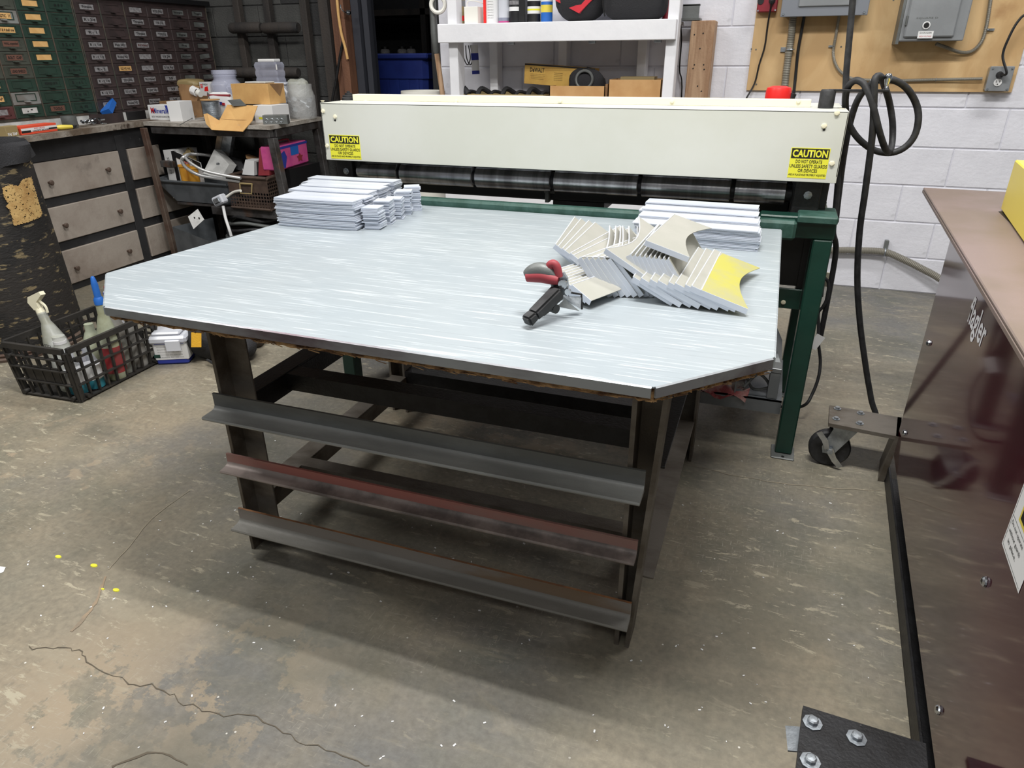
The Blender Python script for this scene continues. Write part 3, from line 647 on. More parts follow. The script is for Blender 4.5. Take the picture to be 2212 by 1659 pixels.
# ceiling-fed black pipe/cord behind machine
# ================= WORK TABLE =================
TZ=.76
tb=thing('work_table','large low worktable with scratched galvanised top and dark angle-iron frame','table',(-.65,1.5,0))
top=[at(225,661,z=TZ),at(1412,836,z=TZ),at(1672,772,z=TZ),at(1687,497,z=TZ),Vector((-1.42,2.125,TZ)),at(230,590,z=TZ)]
top[4]=Vector((-1.33,2.12,TZ))
lft=at(600,483,z=TZ); top[4]=top[5]+(lft-top[5])*((2.125-top[5].y)/(lft.y-top[5].y)); top[3].y=2.125
cen=Vector((-.65,1.5,0))
def off(P,d):
    n=len(P); out=[]
    for i in range(n):
        a,b,c=P[i-1],P[i],P[(i+1)%n]; e1=(b-a).normalized(); e2=(c-b).normalized(); n1=Vector((e1.y,-e1.x,0)); n2=Vector((e2.y,-e2.x,0))
        m_=(n1+n2).normalized(); out.append(b+m_*(d/max(.3,m_.dot(n1))))
    return out
mb=MB(); mb.prism([(p.x,p.y) for p in top],.0025,Matrix.Translation((0,0,TZ-.0025))); mb.obj('sheet_top','galv',tb)
# folded lips front edges (with hem)
for i,(a,b_) in enumerate(((0,1),(1,2),(5,0),(2,3),(4,5))):
    A,B=top[a],top[b_]; e=(B-A).normalized(); nrm=Vector((e.y,-e.x,0)); A2=A+e*.003;B2=B-e*.003
    mb=MB(); h0=.019
    P=[A2+nrm*0,B2+nrm*0,B2+nrm*.003-Z_*.002,A2+nrm*.003-Z_*.002,B2+nrm*.0035-Z_*h0,A2+nrm*.0035-Z_*h0,B2-nrm*.001-Z_*h0,A2-nrm*.001-Z_*h0,B2-nrm*.001-Z_*.001,A2-nrm*.001-Z_*.001]
    mb.add(P,[(0,1,2,3),(3,2,4,5),(5,4,6,7),(0,3,5,7,9),(1,8,6,4,2),(7,6,8,9)]); mb.obj('folded_lip','galv_edge' if i<2 else 'galv',tb)
inn=off(top,-.006)
mb=MB(); n=len(inn)
def jag(A,B,k,z,amp):
    out=[]
    for i in range(k):
        p=A.lerp(B,i/k); out.append((p.x+random.uniform(-amp,amp),p.y+random.uniform(-amp,amp),z+random.uniform(-amp*1.4,amp)))
    return out
up_=[];lo_=[]
for i in range(n):
    k=120 if i in (0,1) else 10
    for j in range(k):
        p=inn[i].lerp(inn[(i+1)%n],j/k); up_.append((p.x,p.y,TZ-.003)); a_=.0022 if k==120 else 0
        lo_.append((p.x+random.uniform(-a_,a_),p.y+random.uniform(-a_,a_),TZ-.028+random.uniform(-a_*1.6,a_)))
N_=len(up_); mb.add(up_+lo_,[tuple(range(N_)),tuple(range(N_,2*N_))[::-1]]+[(i,(i+1)%N_,N_+(i+1)%N_,N_+i) for i in range(N_)])
mb.obj('chipboard','particle',tb)
mb=MB()
for i in range(150):
    seg=random.choice((0,0,0,1)); p=inn[seg].lerp(inn[seg+1],random.random()); L_=random.uniform(.006,.028)
    e=(inn[seg+1]-inn[seg]).normalized(); q=p+e*L_+Vector((0,random.uniform(-.004,.001),random.uniform(-.003,.003))); z_=TZ-.026+random.uniform(-.005,.004)
    mb.tube([(p.x,p.y-.001,z_),(q.x,q.y-.001,z_+random.uniform(-.003,.002))],random.uniform(.0005,.0013),4)
o=mb.obj('splinters','particle',tb); o['kind']='stuff'
# frame
zt=TZ-.029
def chan(x0,x1,y0,y1,m,right=True):
    """C channel leg: web at back plane y1, flanges toward the viewer"""
    t_=.006; mb=MB(); mb.box(x0,x1,y1-t_,y1,0,zt,.001); mb.box(x0,x0+t_*1.6,y0,y1,0,zt,.001); 
    if right: mb.box(x1-t_*1.6,x1,y0,y1,0,zt,.001)
    return mb.obj('leg',m,tb)
chan(-1.200,-1.130,1.174,1.225,'rail_steel',False); mb=MB()
def lean(x0t,x1t,x0b,x1b,y0,y1): mb.add([(x0b,y0,0),(x1b,y0,0),(x1b,y1,0),(x0b,y1,0),(x0t,y0,zt),(x1t,y0,zt),(x1t,y1,zt),(x0t,y1,zt)],[(3,2,1,0),(4,5,6,7),(0,1,5,4),(1,2,6,5),(2,3,7,6),(3,0,4,7)])
lean(-.19,-.118,-.19,-.156,1.236,1.243); lean(-.19,-.18,-.19,-.18,1.174,1.236); lean(-.128,-.118,-.166,-.156,1.174,1.236); mb.obj('leg','rail_steel',tb)
chan(-1.235,-1.17,2.03,2.09,'rail_steel'); chan(-.19,-.12,2.03,2.09,'rail_steel')
def angle(n,m,a,b_,zc,fl=.062,dep=.055,t_=.006,ya=1.17,foot=None,edge=None,lab=None):
    """angle iron along X: upright flange with fillet and forward foot"""
    x0,x1=a,b_; mb=MB(); prof=[(0,0),(0,fl),(-t_,fl),(-t_,.014),(-t_-.004,.008),(-t_-.012,.005),(-dep,.004),(-dep-.002,0),(-dep,-.004),(0,-.004)]
    V0=[(x0,ya+p[0],zc+p[1]) for p in prof]; V1=[(x1,ya+p[0],zc+p[1]) for p in prof]; k=len(prof)
    mb.add(V0+V1,[tuple(range(k))[::-1],tuple(range(k,2*k))]+[(i,(i+1)%k,k+(i+1)%k,k+i) for i in range(k)])
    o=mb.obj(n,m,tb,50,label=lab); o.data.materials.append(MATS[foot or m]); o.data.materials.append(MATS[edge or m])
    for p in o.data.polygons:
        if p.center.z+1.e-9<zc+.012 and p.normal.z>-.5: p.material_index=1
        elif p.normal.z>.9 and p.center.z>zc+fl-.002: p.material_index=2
    return o
angle('front_rail','rail_grey',-1.210,-.152,.433,.047,.052,foot='rail_foot_lit')
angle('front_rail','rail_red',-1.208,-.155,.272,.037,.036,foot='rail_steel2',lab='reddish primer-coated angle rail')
angle('front_rail','rail_rust',-1.208,-.157,.095,.045,.042,foot='rail_foot_mid_lit',edge='rust',lab='rusty angle rail lowest on the front')
# side rails
def rail(n,x0,x1,y0,y1,z0,z1,m='rail_steel',t_=.006,kind='L'):
    mb=MB()
    if kind=='L': mb.box(x0,x1,y0,y1,z1-t_,z1,.001); mb.box(x1-t_,x1,y0,y1,z0,z1-t_) if x0<-.6 else mb.box(x0,x0+t_,y0,y1,z0,z1-t_)
    return mb.obj(n,m,tb)
for xs in ((-1.225,-1.165),(-.185,-.125)):
    rail('side_rail',xs[0],xs[1],1.236 if xs[0]<-.6 else 1.251,2.03,.385,.445,'black_steel'); rail('side_rail',xs[0],xs[1],1.236 if xs[0]<-.6 else 1.251,2.03,.095,.15)
mb=MB(); mb.box(-1.165,-.185,1.385,1.44,.437,.443); mb.box(-1.165,-.185,1.385,1.391,.395,.437); mb.obj('cross_rail','black_steel',tb)
mb=MB(); mb.box(-1.165,-.185,1.385,1.43,.146,.152); mb.box(-1.165,-.185,1.385,1.391,.11,.146); mb.box(-1.165,-.185,1.39,1.43,.105,.111); mb.obj('cross_rail','rail_steel',tb)
mb=MB(); mb.box(-1.17,-.19,2.03,2.08,.165,.171); mb.box(-1.17,-.19,2.03,2.036,.125,.165); mb.obj('rear_rail','black_steel',tb)
mb=MB(); mb.box(-1.125,-.19,1.19,1.235,zt-.05,zt-.001); mb.box(-1.17,-.19,2.035,2.08,zt-.05,zt-.001); mb.obj('top_rail','black_steel',tb)
for x in (-1.2,-.18): MB().box(x,x+.05,1.25,2.03,zt-.05,zt-.001).obj('top_rail','black_steel',tb)
# ================= SLIP ROLL MACHINE =================
mc=thing('roll_forming_machine','green framed sheet-metal roller machine with cream cover','machine',(-.66,2.4,0))
YF=2.2
def bx(n,m,x0,x1,y0,y1,z0,z1,bev=.002,par=mc,lab=None): return MB().box(x0,x1,y0,y1,z0,z1,bev).obj(n,m,par,label=lab)
cf=bx('front_cover','cover_cream',-1.516,.171,YF,YF+.004,.883,1.073,.0012)
mb=MB(); mb.box(-1.516,.171,YF,YF+.15,1.069,1.073,.001); mb.box(-1.516,-1.512,YF,YF+.22,.90,1.07,.001); mb.box(.167,.171,YF,YF+.22,.90,1.07,.001); mb.obj('cover_shell','cover_cream',mc)
bx('top_flange','cream_top',-1.47,.075,YF+.14,YF+.145,1.073,1.094,.001); bx('top_cover','cover_cream',-1.53,.165,YF+.15,YF+.36,1.068,1.073,.001)
bx('top_bend','cream_top',-1.47,.075,YF+.145,YF+.18,1.09,1.094,.001)
for u in (790,985,1210,1452,1725):
    p=at(u,218,y=YF+.138); q=MB().lathe([(.0,0),(.006,0),(.006,.004),(0,.005)],(p.x,YF+.14,p.z),8,Matrix.Rotation(R(90),4,'X')); q.obj('bolt','cream_top',mc)
boltm=MB().lathe([(.0075,0),(.0075,.0015),(.0055,.0018),(.0055,.005),(.0,.0055)],(0,0,0),8,Matrix.Rotation(R(90),4,'X')).mesh('bolt'); boltm.materials.append(MATS['cream_top'])
for u,v in ((724,252),(698,240),(707,315),(1780,272),(1808,244),(1797,353)):
    p=at(u,v,y=YF); inst(boltm,'bolt',mc,(p.x,YF,p.z))
mb=MB()
for u,v in ((724,260),(1780,280)):
    p=at(u,v,y=YF); mb.cyl((p.x,YF+.0005,p.z),(p.x,YF-.0006,p.z),.0035,n=10)
mb.obj('slot_hole','black',mc)
zinc_b=MB().lathe([(.012,0),(.012,.0015),(.007,.002),(.007,.007),(0,.0075)],n=8).mesh('bolt'); zinc_b.materials.append(MATS['zinc'])
for u in (703,1822): p=at(u,212,y=YF+.12); inst(boltm,'bolt',mc,(p.x,YF+.1,1.075),(R(90),0,0))
def caution(u0,v0,u1,v1):
    a=at(u0,v1,y=YF); b_=at(u1,v0,y=YF); w_=b_.x-a.x; h_=b_.z-a.z; y=YF-.0006; cx=(a.x+b_.x)/2
    s=MB().box(a.x,b_.x,y,YF,a.z,b_.z).obj('caution_sticker','sign_yellow',mc); 
    MB().box(a.x+.002,b_.x-.002,y-.0004,y,b_.z-h_*.35,b_.z-.002).obj('header_band','ink',s)
    text('CAUTION',s,'sign_yellow',(cx,y-.0006,b_.z-h_*.185),X_,Z_,w_*.9,h_*.25,bold=.035)
    for k,(tx,ww,hh) in enumerate((('DO NOT OPERATE',.68,.115),('UNLESS SAFETY GUARDS',.96,.115),('OR DEVICES',.5,.115),('ARE IN PLACE AND PROPERLY ADJUSTED',.96,.085))):
        text(tx,s,'ink',(cx,y-.0002,b_.z-h_*(.45+.15*k)),X_,Z_,w_*ww,h_*hh,bold=.012)
caution(716,293,776,342); caution(1700,321,1795,383)
# inner dark body, rollers
bx('inner_beam','black',-1.47,.06,YF+.10,YF+.2,.885,1.02,.004); bx('inner_beam','black_steel',-1.43,.06,YF+.2,YF+.32,.84,.99,.004)
rl=mc
yr,zr,rr_=YF+.09,.836,.036
edges=[at(u,390,y=yr).x for u in (785,869,1029,1197,1385,1586,1708)]; edges[0]=-1.44; edges[-1]=.05
for a,b_ in zip(edges,edges[1:]):
    MB().lathe([(rr_-.004,0),(rr_,.003),(rr_,b_-a-.012),(rr_-.004,b_-a-.009)],(a+.0045,yr,zr),32,Matrix.Rotation(R(90),4,'Y')).obj('roller_segment','roller_steel',mc,True)
MB().cyl((-1.46,yr,zr),(.07,yr,zr),.028,n=20).obj('roller_shaft','black_steel',mc,True)
MB().cyl((-1.46,yr+.02,zr+.075),(.07,yr+.02,zr+.075),.033,n=24).obj('upper_roller','roller_steel',mc,True)
bx('lower_beam','green_dark' if 'green_dark' in MATS else 'black',-1.44,.06,YF+.12,YF+.2,.765,.81,.003)
# end plates
for x0,x1 in ((-1.505,-1.44),(.065,.14)):
    bx('end_plate','black_steel',x0,x1,YF+.04,YF+.06,.765,.9,.003); bx('end_housing','black',x0-.005,x1+.02,YF+.06,YF+.26,.775,1.03,.004)
    for zz in (.785,.84): inst(zinc_b,'bolt',mc,(x0+.04,YF+.04,zz),(R(90),0,0))
# adjustment link
p=at(1183,415,y=YF+.11); mb=MB(); mb.box(p.x-.006,p.x+.006,YF+.1,YF+.13,.76,.80); mb.cyl((p.x-.012,YF+.115,.797),(p.x+.025,YF+.115,.797),.009,n=12); mb.obj('link_bracket','rail_grey',mc)
mb=MB(); mb.box(-.70,-.52,YF+.12,YF+.42,.74,.765); mb.tube([(-.62,YF+.13,.77),(-.5,YF+.4,.78)],.012); mb.obj('gear_plate','black_steel',mc)
# green frame
bx('front_rail','green_dusty',-1.50,.085,2.132,2.17,.727,.783,.008)
bx('front_rail','green_paint',-.02,.192,2.172,2.235,.727,.79,.004); bx('corner_block','green_dusty',.085,.192,2.15,2.30,.775,.797,.004)
bx('leg','green_paint',.137,.190,2.172,2.228,.006,.727,.004); bx('leg','green_paint',-1.535,-1.48,2.172,2.228,.006,.727,.004)
bx('leg','green_paint',.137,.190,2.66,2.715,.006,.75,.004); bx('leg','green_paint',-1.535,-1.48,2.66,2.715,.006,.75,.004)
for x in (.137,-1.535):
    for y in (2.172,2.66): mb=MB(); mb.box(x-.012,x+.062,y-.03,y+.06,0,.006,.003); mb.obj('foot_plate','rail_grey',mc)
MB().cyl((.163,2.152,.006),(.163,2.152,.0075),.005,n=10).obj('bolt_hole','black',mc)
bx('cross_rail','green_paint',-.03,.137,2.25,2.26,.485,.55,.002); inst(boltm,'bolt',mc,(.088,2.25,.505))
bx('side_rail','green_paint',.14,.188,2.228,2.66,.70,.75,.003); bx('side_rail','green_paint',-1.533,-1.483,2.228,2.66,.70,.75,.003); bx('rear_rail','green_paint',-1.48,.137,2.66,2.71,.70,.75,.003)
bx('motor_guard','black',.03,.137,2.268,2.6,.555,.722,.003)
bx('motor_guard','black',.118,.137,2.262,2.28,.545,.727,.001)
mb=MB(); mb.box(.0,.03,2.27,2.45,.6,.72); [mb.cyl((.005,2.262,z),(.005,2.27,z),.008) for z in (.63,.68)]; mb.obj('motor','black_steel',mc)
# tops: adjustment knob, crank
p=(-1.505,YF+.17,1.073); kn=MB().lathe([(.026,0),(.026,.008),(.022,.01),(.022,.016),(.013,.018),(.013,.024),(.006,.025),(.006,.03),(0,.031)],p,18); kn.obj('adjusting_knob','black_rub',mc,True)
px_=at(1785,222,y=YF+.12).x
MB().lathe([(.021,0),(.021,.045),(.018,.05)],(px_,YF+.12,1.073),20).obj('crank_hub','black_rub',mc,True)
x1=at(1921,190,y=YF+.12).x
bx('crank_arm','black_steel',px_,x1,YF+.107,YF+.133,1.118,1.124,.001)
p=at(1920,185,y=YF+.12); MB().lathe([(.006,0),(.006,.004),(.004,.008),(.009,.025),(.010,.034),(.007,.04),(0,.042)],(x1-.008,YF+.12,1.124),16).obj('crank_knob','chrome',mc,True)
# tray shelf lower
tr=mc
mb=MB(); mb.box(-.35,.135,2.232,2.60,.163,.168); mb.box(-.35,.135,2.232,2.238,.12,.168); mb.box(-1.48,-.35,2.25,2.6,.15,.155); mb.box(-1.48,-1.3,2.232,2.238,.11,.155); mb.obj('lower_shelf','sheet_grey',mc)
st=thing('duct_offcut','bent galvanised duct offcut lying on machine lower shelf','sheet metal',(.05,2.35,.17))
mb=MB(); mb.box(.085,.118,2.24,2.3,.17,.28,.001); mb.box(-.02,.118,2.24,2.55,.262,.266,.001); mb.box(-.02,-.015,2.24,2.55,.17,.265); mb.box(-.02,.118,2.25,2.55,.17,.174); mb.add([(.02,2.3,.266),(.118,2.3,.266),(.118,2.55,.266),(.02,2.55,.45),(.02,2.55,.266)],[(0,1,2,4),(0,4,3),(1,0,3),(2,1,3),(4,2,3)]); mb.obj('body','sheet_grey',st)
MB().tube(spline([(.01,2.26,.19),(.05,2.27,.24),(.09,2.27,.2),(.04,2.28,.18),(.01,2.3,.22)]),.005).obj('wire_bundle','rail_grey',st,True)
mb=MB(); n1,n2=9,7; vs=[]; 
for i in range(n1):
    for j in range(n2): vs.append((-.14+.16*i/(n1-1)+.01*math.sin(j),2.225+.12*j/(n2-1),.178+.012*math.sin(i*1.3)*math.cos(j*1.7)-(0.02 if j==0 else 0)))
mb.add(vs,[(i*n2+j,(i+1)*n2+j,(i+1)*n2+j+1,i*n2+j+1) for i in range(n1-1) for j in range(n2-1)]); bmesh.ops.solidify(mb.bm,geom=mb.bm.faces[:],thickness=.006)
single('shop_rag',mb,'rag','crumpled grey and red rag on machine lower shelf','rag',(-.06,2.28,.17),True)
# blue-grey wall panel hanging below far left of machine: lower guard
bx('lower_guard','sheet_blue',-1.478,-1.36,2.24,2.246,.12,.17,.001)
# cords at the right of the machine
def cord(lab,pts,r,m='black_rub',nm='power_cord',k=8):
    P=spline(pts,k); return single(nm,MB().tube(P,r,10),m,lab,'cord',P[0],True)
Yh=2.42
ph=lambda L_,y=Yh:[at(u,v,y=y) for u,v in L_]
cord('straight black rubber hose rising behind the machine to the ceiling',ph([(1846,-80),(1842,0),(1835,80),(1828,160),(1825,235),(1820,300),(1812,370),(1806,440),(1800,500)],2.44)+[Vector((.235,2.5,.6)),Vector((.24,2.52,.3))],.0092,nm='rubber_hose')
pts=[]
hp=[(1805,480,2.46),(1813,410,2.45),(1822,340,2.44),(1834,275,2.42),(1850,222,2.40),(1872,190,2.38),(1900,172,2.36),(1930,173,2.36),(1958,190,2.38),(1978,222,2.40),(1984,255,2.40),(1976,292,2.40),(1955,318,2.40),(1925,330,2.40),(1890,325,2.39),(1860,305,2.38),(1840,280,2.37),(1829,252,2.36),(1826,215,2.35),(1832,188,2.33),(1848,174,2.32),(1866,182,2.31),(1880,210,2.30),(1890,245,2.30),(1900,285,2.31),(1911,318,2.34),(1920,328,2.38),(1927,310,2.43),(1928,265,2.45),(1921,220,2.44),(1912,190,2.39),(1905,170,2.34),(1898,164,2.315),(1890,172,2.30),(1888,210,2.30),(1886,270,2.31),(1880,330,2.32),(1868,420,2.34),(1857,500,2.36),(1852,600,2.38),(1857,690,2.40),(1867,770,2.42),(1878,840,2.43),(1889,885,2.43)]
pts=[at(u,v,y=y) for u,v,y in hp]; last=at(1905,905,y=2.42); pts.append(Vector((last.x+.03,2.42,.02))); pts.append(Vector((last.x+.25,2.5,.014)))
cord('looped black rubber hose draped over the crank arm',pts,.0095,nm='rubber_hose',k=6)
pts=[Vector((.19,2.55,.62))]+[at(u,v,y=2.5) for u,v in ((1778,592),(1789,610),(1788,640),(1778,662),(1768,675))]+[at(1768,700,y=2.5),at(1768,740,y=2.5),at(1772,780,y=2.5),at(1768,815,y=2.48),at(1755,850,y=2.46),at(1738,875,y=2.44)]
pts+= [Vector((pts[-1].x-.05,2.5,.02)),Vector((pts[-1].x-.15,2.55,.01))]
c=cord('grey power cord hanging in a bow right of the green leg',pts,.0055)
tp=at(1761,738,y=2.49); tg=MB(); tg.cbox((tp.x+.004,2.488,tp.z),.03,.001,.055,rot=(0,R(25),0)); tg.obj('paper_tag','paper',c); 
p=at(1768,622,y=2.55); c=thing('plug_adapter','black and white plug hanging behind the green leg','plug',p)
MB().cyl(at(1772,606,y=2.56),at(1768,640,y=2.56),.016).obj('body','black_rub',c,True); MB().cyl(at(1768,640,y=2.56),at(1764,655,y=2.56),.014).obj('cap','white_plastic',c,True)
MB().box(p.x+.005,p.x+.03,2.575,2.58,p.z+.0,p.z+.05).obj('plate','cream_plastic',c)
# red cap thing behind the cover (tank)
p=at(1680,212,y=2.75); q=at(1709,188,y=2.75)
c=thing('red_bucket','bright red round lid showing behind right of machine cover','bucket',(p.x,2.75,0))
rr2=(at(1709,200,y=2.75).x-at(1652,200,y=2.75).x)/2
lathe_obj('body',[(rr2*.9,.9),(rr2,p.z-.02),(rr2*.98,q.z-.012),(rr2*.9,q.z-.002),(rr2*.5,q.z+.003),(0,q.z+.003)],(p.x,2.75,0),'red',c,28)
MB().cyl((p.x+rr2*.9,2.75,q.z-.05),(p.x+rr2*1.12,2.75,q.z-.02),.012).obj('spout','black_rub',c,True)
bs=MB().box(p.x-.05,p.x+.05,2.7,2.8,0,.9); bs.obj('stand','black',c)
# ================= MAROON MACHINE (right foreground) =================
mm=thing('maroon_machine','glossy maroon sheet-metal machine on a black wheeled base','machine',(.9,1.4,0))
B0=Vector((.472,2.13,0)); B1=Vector((.385,.55,0)); dirm=(B1-B0).normalized(); nx=Vector((-dirm.y,dirm.x,0))*-1   # nx points away (+X)
if nx.x<0: nx=-nx
def mp_(s,o_,z): return B0+dirm*s+nx*o_+Z_*z
Lm=(B1-B0).length
def mbox(n,m,s0,s1,o0,o1,z0,z1,bev=.002,lab=None):
    Mx=Matrix((( nx.x,dirm.x,0,B0.x),(nx.y,dirm.y,0,B0.y),(0,0,1,0),(0,0,0,1))); return MB().box(o0,o1,s0,s1,z0,z1,bev,Mx).obj(n,m,mm,label=lab)
mbox('side_panel','maroon',0,Lm,0,.004,.10,.815,.001); mbox('body','maroon',0.003,Lm,.004,.9,.10,.815,.004)
mbox('top_sheet','maroon_dusty',-.47,Lm,-.035,.9,.815,.822,.002,'dusty maroon top sheet')
mbox('top_hem','maroon_dusty',-.47,Lm,-.036,-.03,.806,.815,.001)
mbox('slot','black',-.12,Lm,.115,.2,.8225,.8235,0)
ya=at(2165,440,z=.84); yb=at(2230,530,z=.84); a_=ya; d2=Vector((yb.x-ya.x,yb.y-ya.y,0)).normalized(); n2=Vector((-d2.y,d2.x,0)); 
if n2.x<0:n2=-n2
Mx=Matrix(((n2.x,d2.x,0,a_.x),(n2.y,d2.y,0,a_.y),(0,0,1,0),(0,0,0,1)))
zt2=at(2192,345,y=at(2165,440,z=.84).y).z
MB().box(0,.45,0,1.5,.825,zt2,.003,Mx).obj('yellow_guard','yellow',mm,label='yellow guard cover')
dome=MB().lathe([(.009,0),(.0085,.003),(.006,.006),(0,.0075)],n=12,M=Matrix.Rotation(R(-90),4,'Y')).mesh('panel_screw'); dome.materials.append(MATS['chrome'])
def onface(u,v):
    d=RT*((u-CW/2)/CF)+UP*(-(v-CH/2)/CF)+FW; t_=(B0-CP).dot(nx)/d.dot(nx); return CP+d*t_
for u,v in ((2007,741),(2130,1257),(2029,1534),(1955,935)): inst(dome,'panel_screw',mm,onface(u,v)-nx*.0005,(0,0,math.atan2(nx.y,nx.x)))
# lettering runs along the panel, reading toward the back; tall condensed
A_=onface(2098,672); Bq=onface(2127,745)
text('flagler',mm,'white_paint',onface(2110,703)-nx*.0004,dirm,Z_,.185,.078,bold=.018,shear=0)
# warning label near right frame edge
c0=onface(2203,1118); sk=thing
lb=MB(); e1=dirm; 
def fq(mb,s0,s1,z0,z1,c,d_=.0006):
    mb.add([c+e1*s0+Z_*z0-nx*d_,c+e1*s1+Z_*z0-nx*d_,c+e1*s1+Z_*z1-nx*d_,c+e1*s0+Z_*z1-nx*d_],[(0,1,2,3)])
base=onface(2184,1122)
fq(lb,0,.12,-.045,.07,base); stq=lb.obj('warning_label','paper',mm)
lb=MB(); fq(lb,.004,.115,.012,.0128,base,.0009); fq(lb,.004,.0048,-.04,.066,base,.0009); fq(lb,.004,.115,-.041,-.0402,base,.0009); lb.obj('label_border','ink',stq)
for k,tx in enumerate(('Do not operate','without guards','in place.')): text(tx,stq,'ink',base+e1*.045+Z_*(.003-.014*k)-nx*.0008,e1,Z_,.07-.02*(k==2),.009)
lb=MB(); fq(lb,.03,.11,.02,.05,base,.0009); lb.obj('yellow_symbol','yellow',stq); lb=MB(); fq(lb,.036,.104,.026,.044,base,.0011); lb.obj('dark_symbol','ink',stq)
# base rail + outriggers
Mr=Matrix((( nx.x,dirm.x,0,B0.x),(nx.y,dirm.y,0,B0.y),(0,0,1,0),(0,0,0,1)))
mb=MB(); mb.box(-.006,0,.0,1.18,.0,.055,.001,Mr); mb.box(-.006,.055,0,1.18,.0,.006,.001,Mr); mb.obj('base_rail','black_steel',mm)
mb=MB(); mb.box(.05,.8,.02,1.5,.02,.1,.002,Mr); mb.obj('under_frame','black',mm)
def outrigger(P,front=False):
    a,b_,c_,d_=P   # back-left, back-right, front-right, front-left on top surface
    zt=a.z; n=Vector((0,0,-.012)); mb=MB(); vs=[a,b_,c_,d_]+[p+n for p in (a,b_,c_,d_)]
    mb.add(vs,[(0,1,2,3),(7,6,5,4),(0,4,5,1),(1,5,6,2),(2,6,7,3),(3,7,4,0)]); mb.obj('outrigger_plate','black_steel' if front else 'rail_steel',mm)
    return a,b_,c_,d_
zq=.165
a,b_,c_,d_=outrigger((at(1792,875,z=zq),at(1948,902,z=zq),at(1945,944,z=zq),at(1790,914,z=zq)))
mb=MB(); mb.add([b_-Vector((.012,0,0)),b_,c_,c_-Vector((.012,0,0))]+[Vector((p.x,p.y,0.0)) for p in (b_-Vector((.03,-.0,0)),b_-Vector((.012,0,0)),c_-Vector((.012,0,0)),c_-Vector((.03,0,0)))],[(0,1,2,3),(4,7,6,5),(0,4,5,1),(1,5,6,2),(2,6,7,3),(3,7,4,0)]); mb.obj('outrigger_upright','rail_steel',mm)
for u,v in ((1809,883),(1859,893),(1806,905),(1857,915)): inst(zinc_b,'plate_bolt',mm,at(u,v,z=zq+.0005))
a2,b2,c2,d2_=outrigger((at(1735,1524,z=zq),at(2000,1606,z=zq),at(2000,1606,z=zq)+Vector((-.02,-.26,0)),at(1735,1524,z=zq)+Vector((-.025,-.26,0))),True)
zb2=MB().lathe([(.0165,0),(.0165,.002),(.0095,.0025),(.0092,.009),(.007,.0105),(0,.011)],n=8).mesh('plate_bolt'); zb2.materials.append(MATS['zinc'])
for u,v in ((1755,1562),(1850,1595),(1750,1645)): inst(zb2,'plate_bolt',mm,at(u,v,z=zq+.0005))
def caster(cx,cy,lab):
    r_=.063; w_=.03; zc=r_+.0; c=MB().lathe([(r_*.55,-w_/2-.002),(r_*.7,-w_/2),(r_*.92,-w_/2),(r_,-w_*.32),(r_,w_*.32),(r_*.92,w_/2),(r_*.7,w_/2),(r_*.55,w_/2+.002)],(cx,cy,zc),32,Matrix.Rotation(R(90),4,'X'))
    wh=c.obj('caster_wheel','black_rub',mm,True,label=lab)
    MB().cyl((cx,cy-.022,zc),(cx,cy+.022,zc),.022,n=16).obj('hub','black',wh,True)
    mb=MB()
    for s_ in (-1,1): mb.add([Vector((cx-.02,cy+s_*.021,zc-.012)),Vector((cx+.012,cy+s_*.021,zc-.014)),Vector((cx+.07,cy+s_*.021,.148)),Vector((cx+.0,cy+s_*.021,.148)),Vector((cx-.025,cy+s_*.021,zc+.01))]+[Vector((cx-.02,cy+s_*.0235,zc-.012)),Vector((cx+.012,cy+s_*.0235,zc-.014)),Vector((cx+.07,cy+s_*.0235,.148)),Vector((cx+.0,cy+s_*.0235,.148)),Vector((cx-.025,cy+s_*.0235,zc+.01))],[(0,1,2,3,4),(9,8,7,6,5)]+[(i,(i+1)%5,5+(i+1)%5,5+i) for i in range(5)])
    mb.box(cx-.005,cx+.08,cy-.03,cy+.03,.146,.152); mb.obj('caster_fork','zinc',mm)
    mb=MB(); mb.cyl((cx,cy-.036,zc),(cx,cy-.02,zc),.009,n=6); mb.obj('axle_nut','zinc',wh)
    mb=MB(); Mq=Matrix.Translation((cx,cy-.03,zc)); 
    mb.prism([(-.01,.012),(.008,.012),(.022,-.018),(.045,-.045),(.034,-.055),(.012,-.035),(-.006,-.008)],.003,Mq@Matrix.Rotation(R(90),4,'X'))
    mb.prism([(-.05,.06),(-.035,.068),(-.012,.04),(-.004,.012),(-.016,.006),(-.03,.035)],.004,Mq@Matrix.Rotation(R(90),4,'X')); mb.obj('brake_lever','chrome',wh)
caster(.297,2.165,'black rubber wheel under rear plate'); caster(.20,.86,'black rubber wheel under front plate')
mb=MB(); p=at(1712,1597,z=.14); mb.cbox((p.x+.012,p.y,.145),.045,.05,.003,rot=(0,R(-12),R(5))); mb.obj('brake_pedal','zinc',mm)
# ================= LEFT: LOWER DRAWER CABINET & BENCH =================
XC=-3.72
def cabp(y,x=XC): return x-.05*(y-2.9)   # cabinet face drifts slightly left going back
lc=thing('drawer_cabinet','dark steel workbench cabinet with wide pale board drawers along left wall','cabinet',(-4.0,3.0,0))
def yx(n,m,y0,y1,z0,z1,xo0,xo1,par,bev=.002,lab=None):
    """box in the plane of the cabinet face: xo = offset from the face (+ toward room)"""
    vs=[]; 
    for z in (z0,z1):
        for y,xo in ((y0,xo0),(y1,xo0),(y1,xo1),(y0,xo1)): vs.append((cabp(y)+xo,y,z))
    mb=MB(); V,F=mb.add(vs,[(3,2,1,0),(4,5,6,7),(0,1,5,4),(1,2,6,5),(2,3,7,6),(3,0,4,7)])
    if bev: bmesh.ops.bevel(mb.bm,geom=list({e for f in F for e in f.edges}),offset=bev,segments=1,affect='EDGES')
    return mb.obj(n,m,par,label=lab)
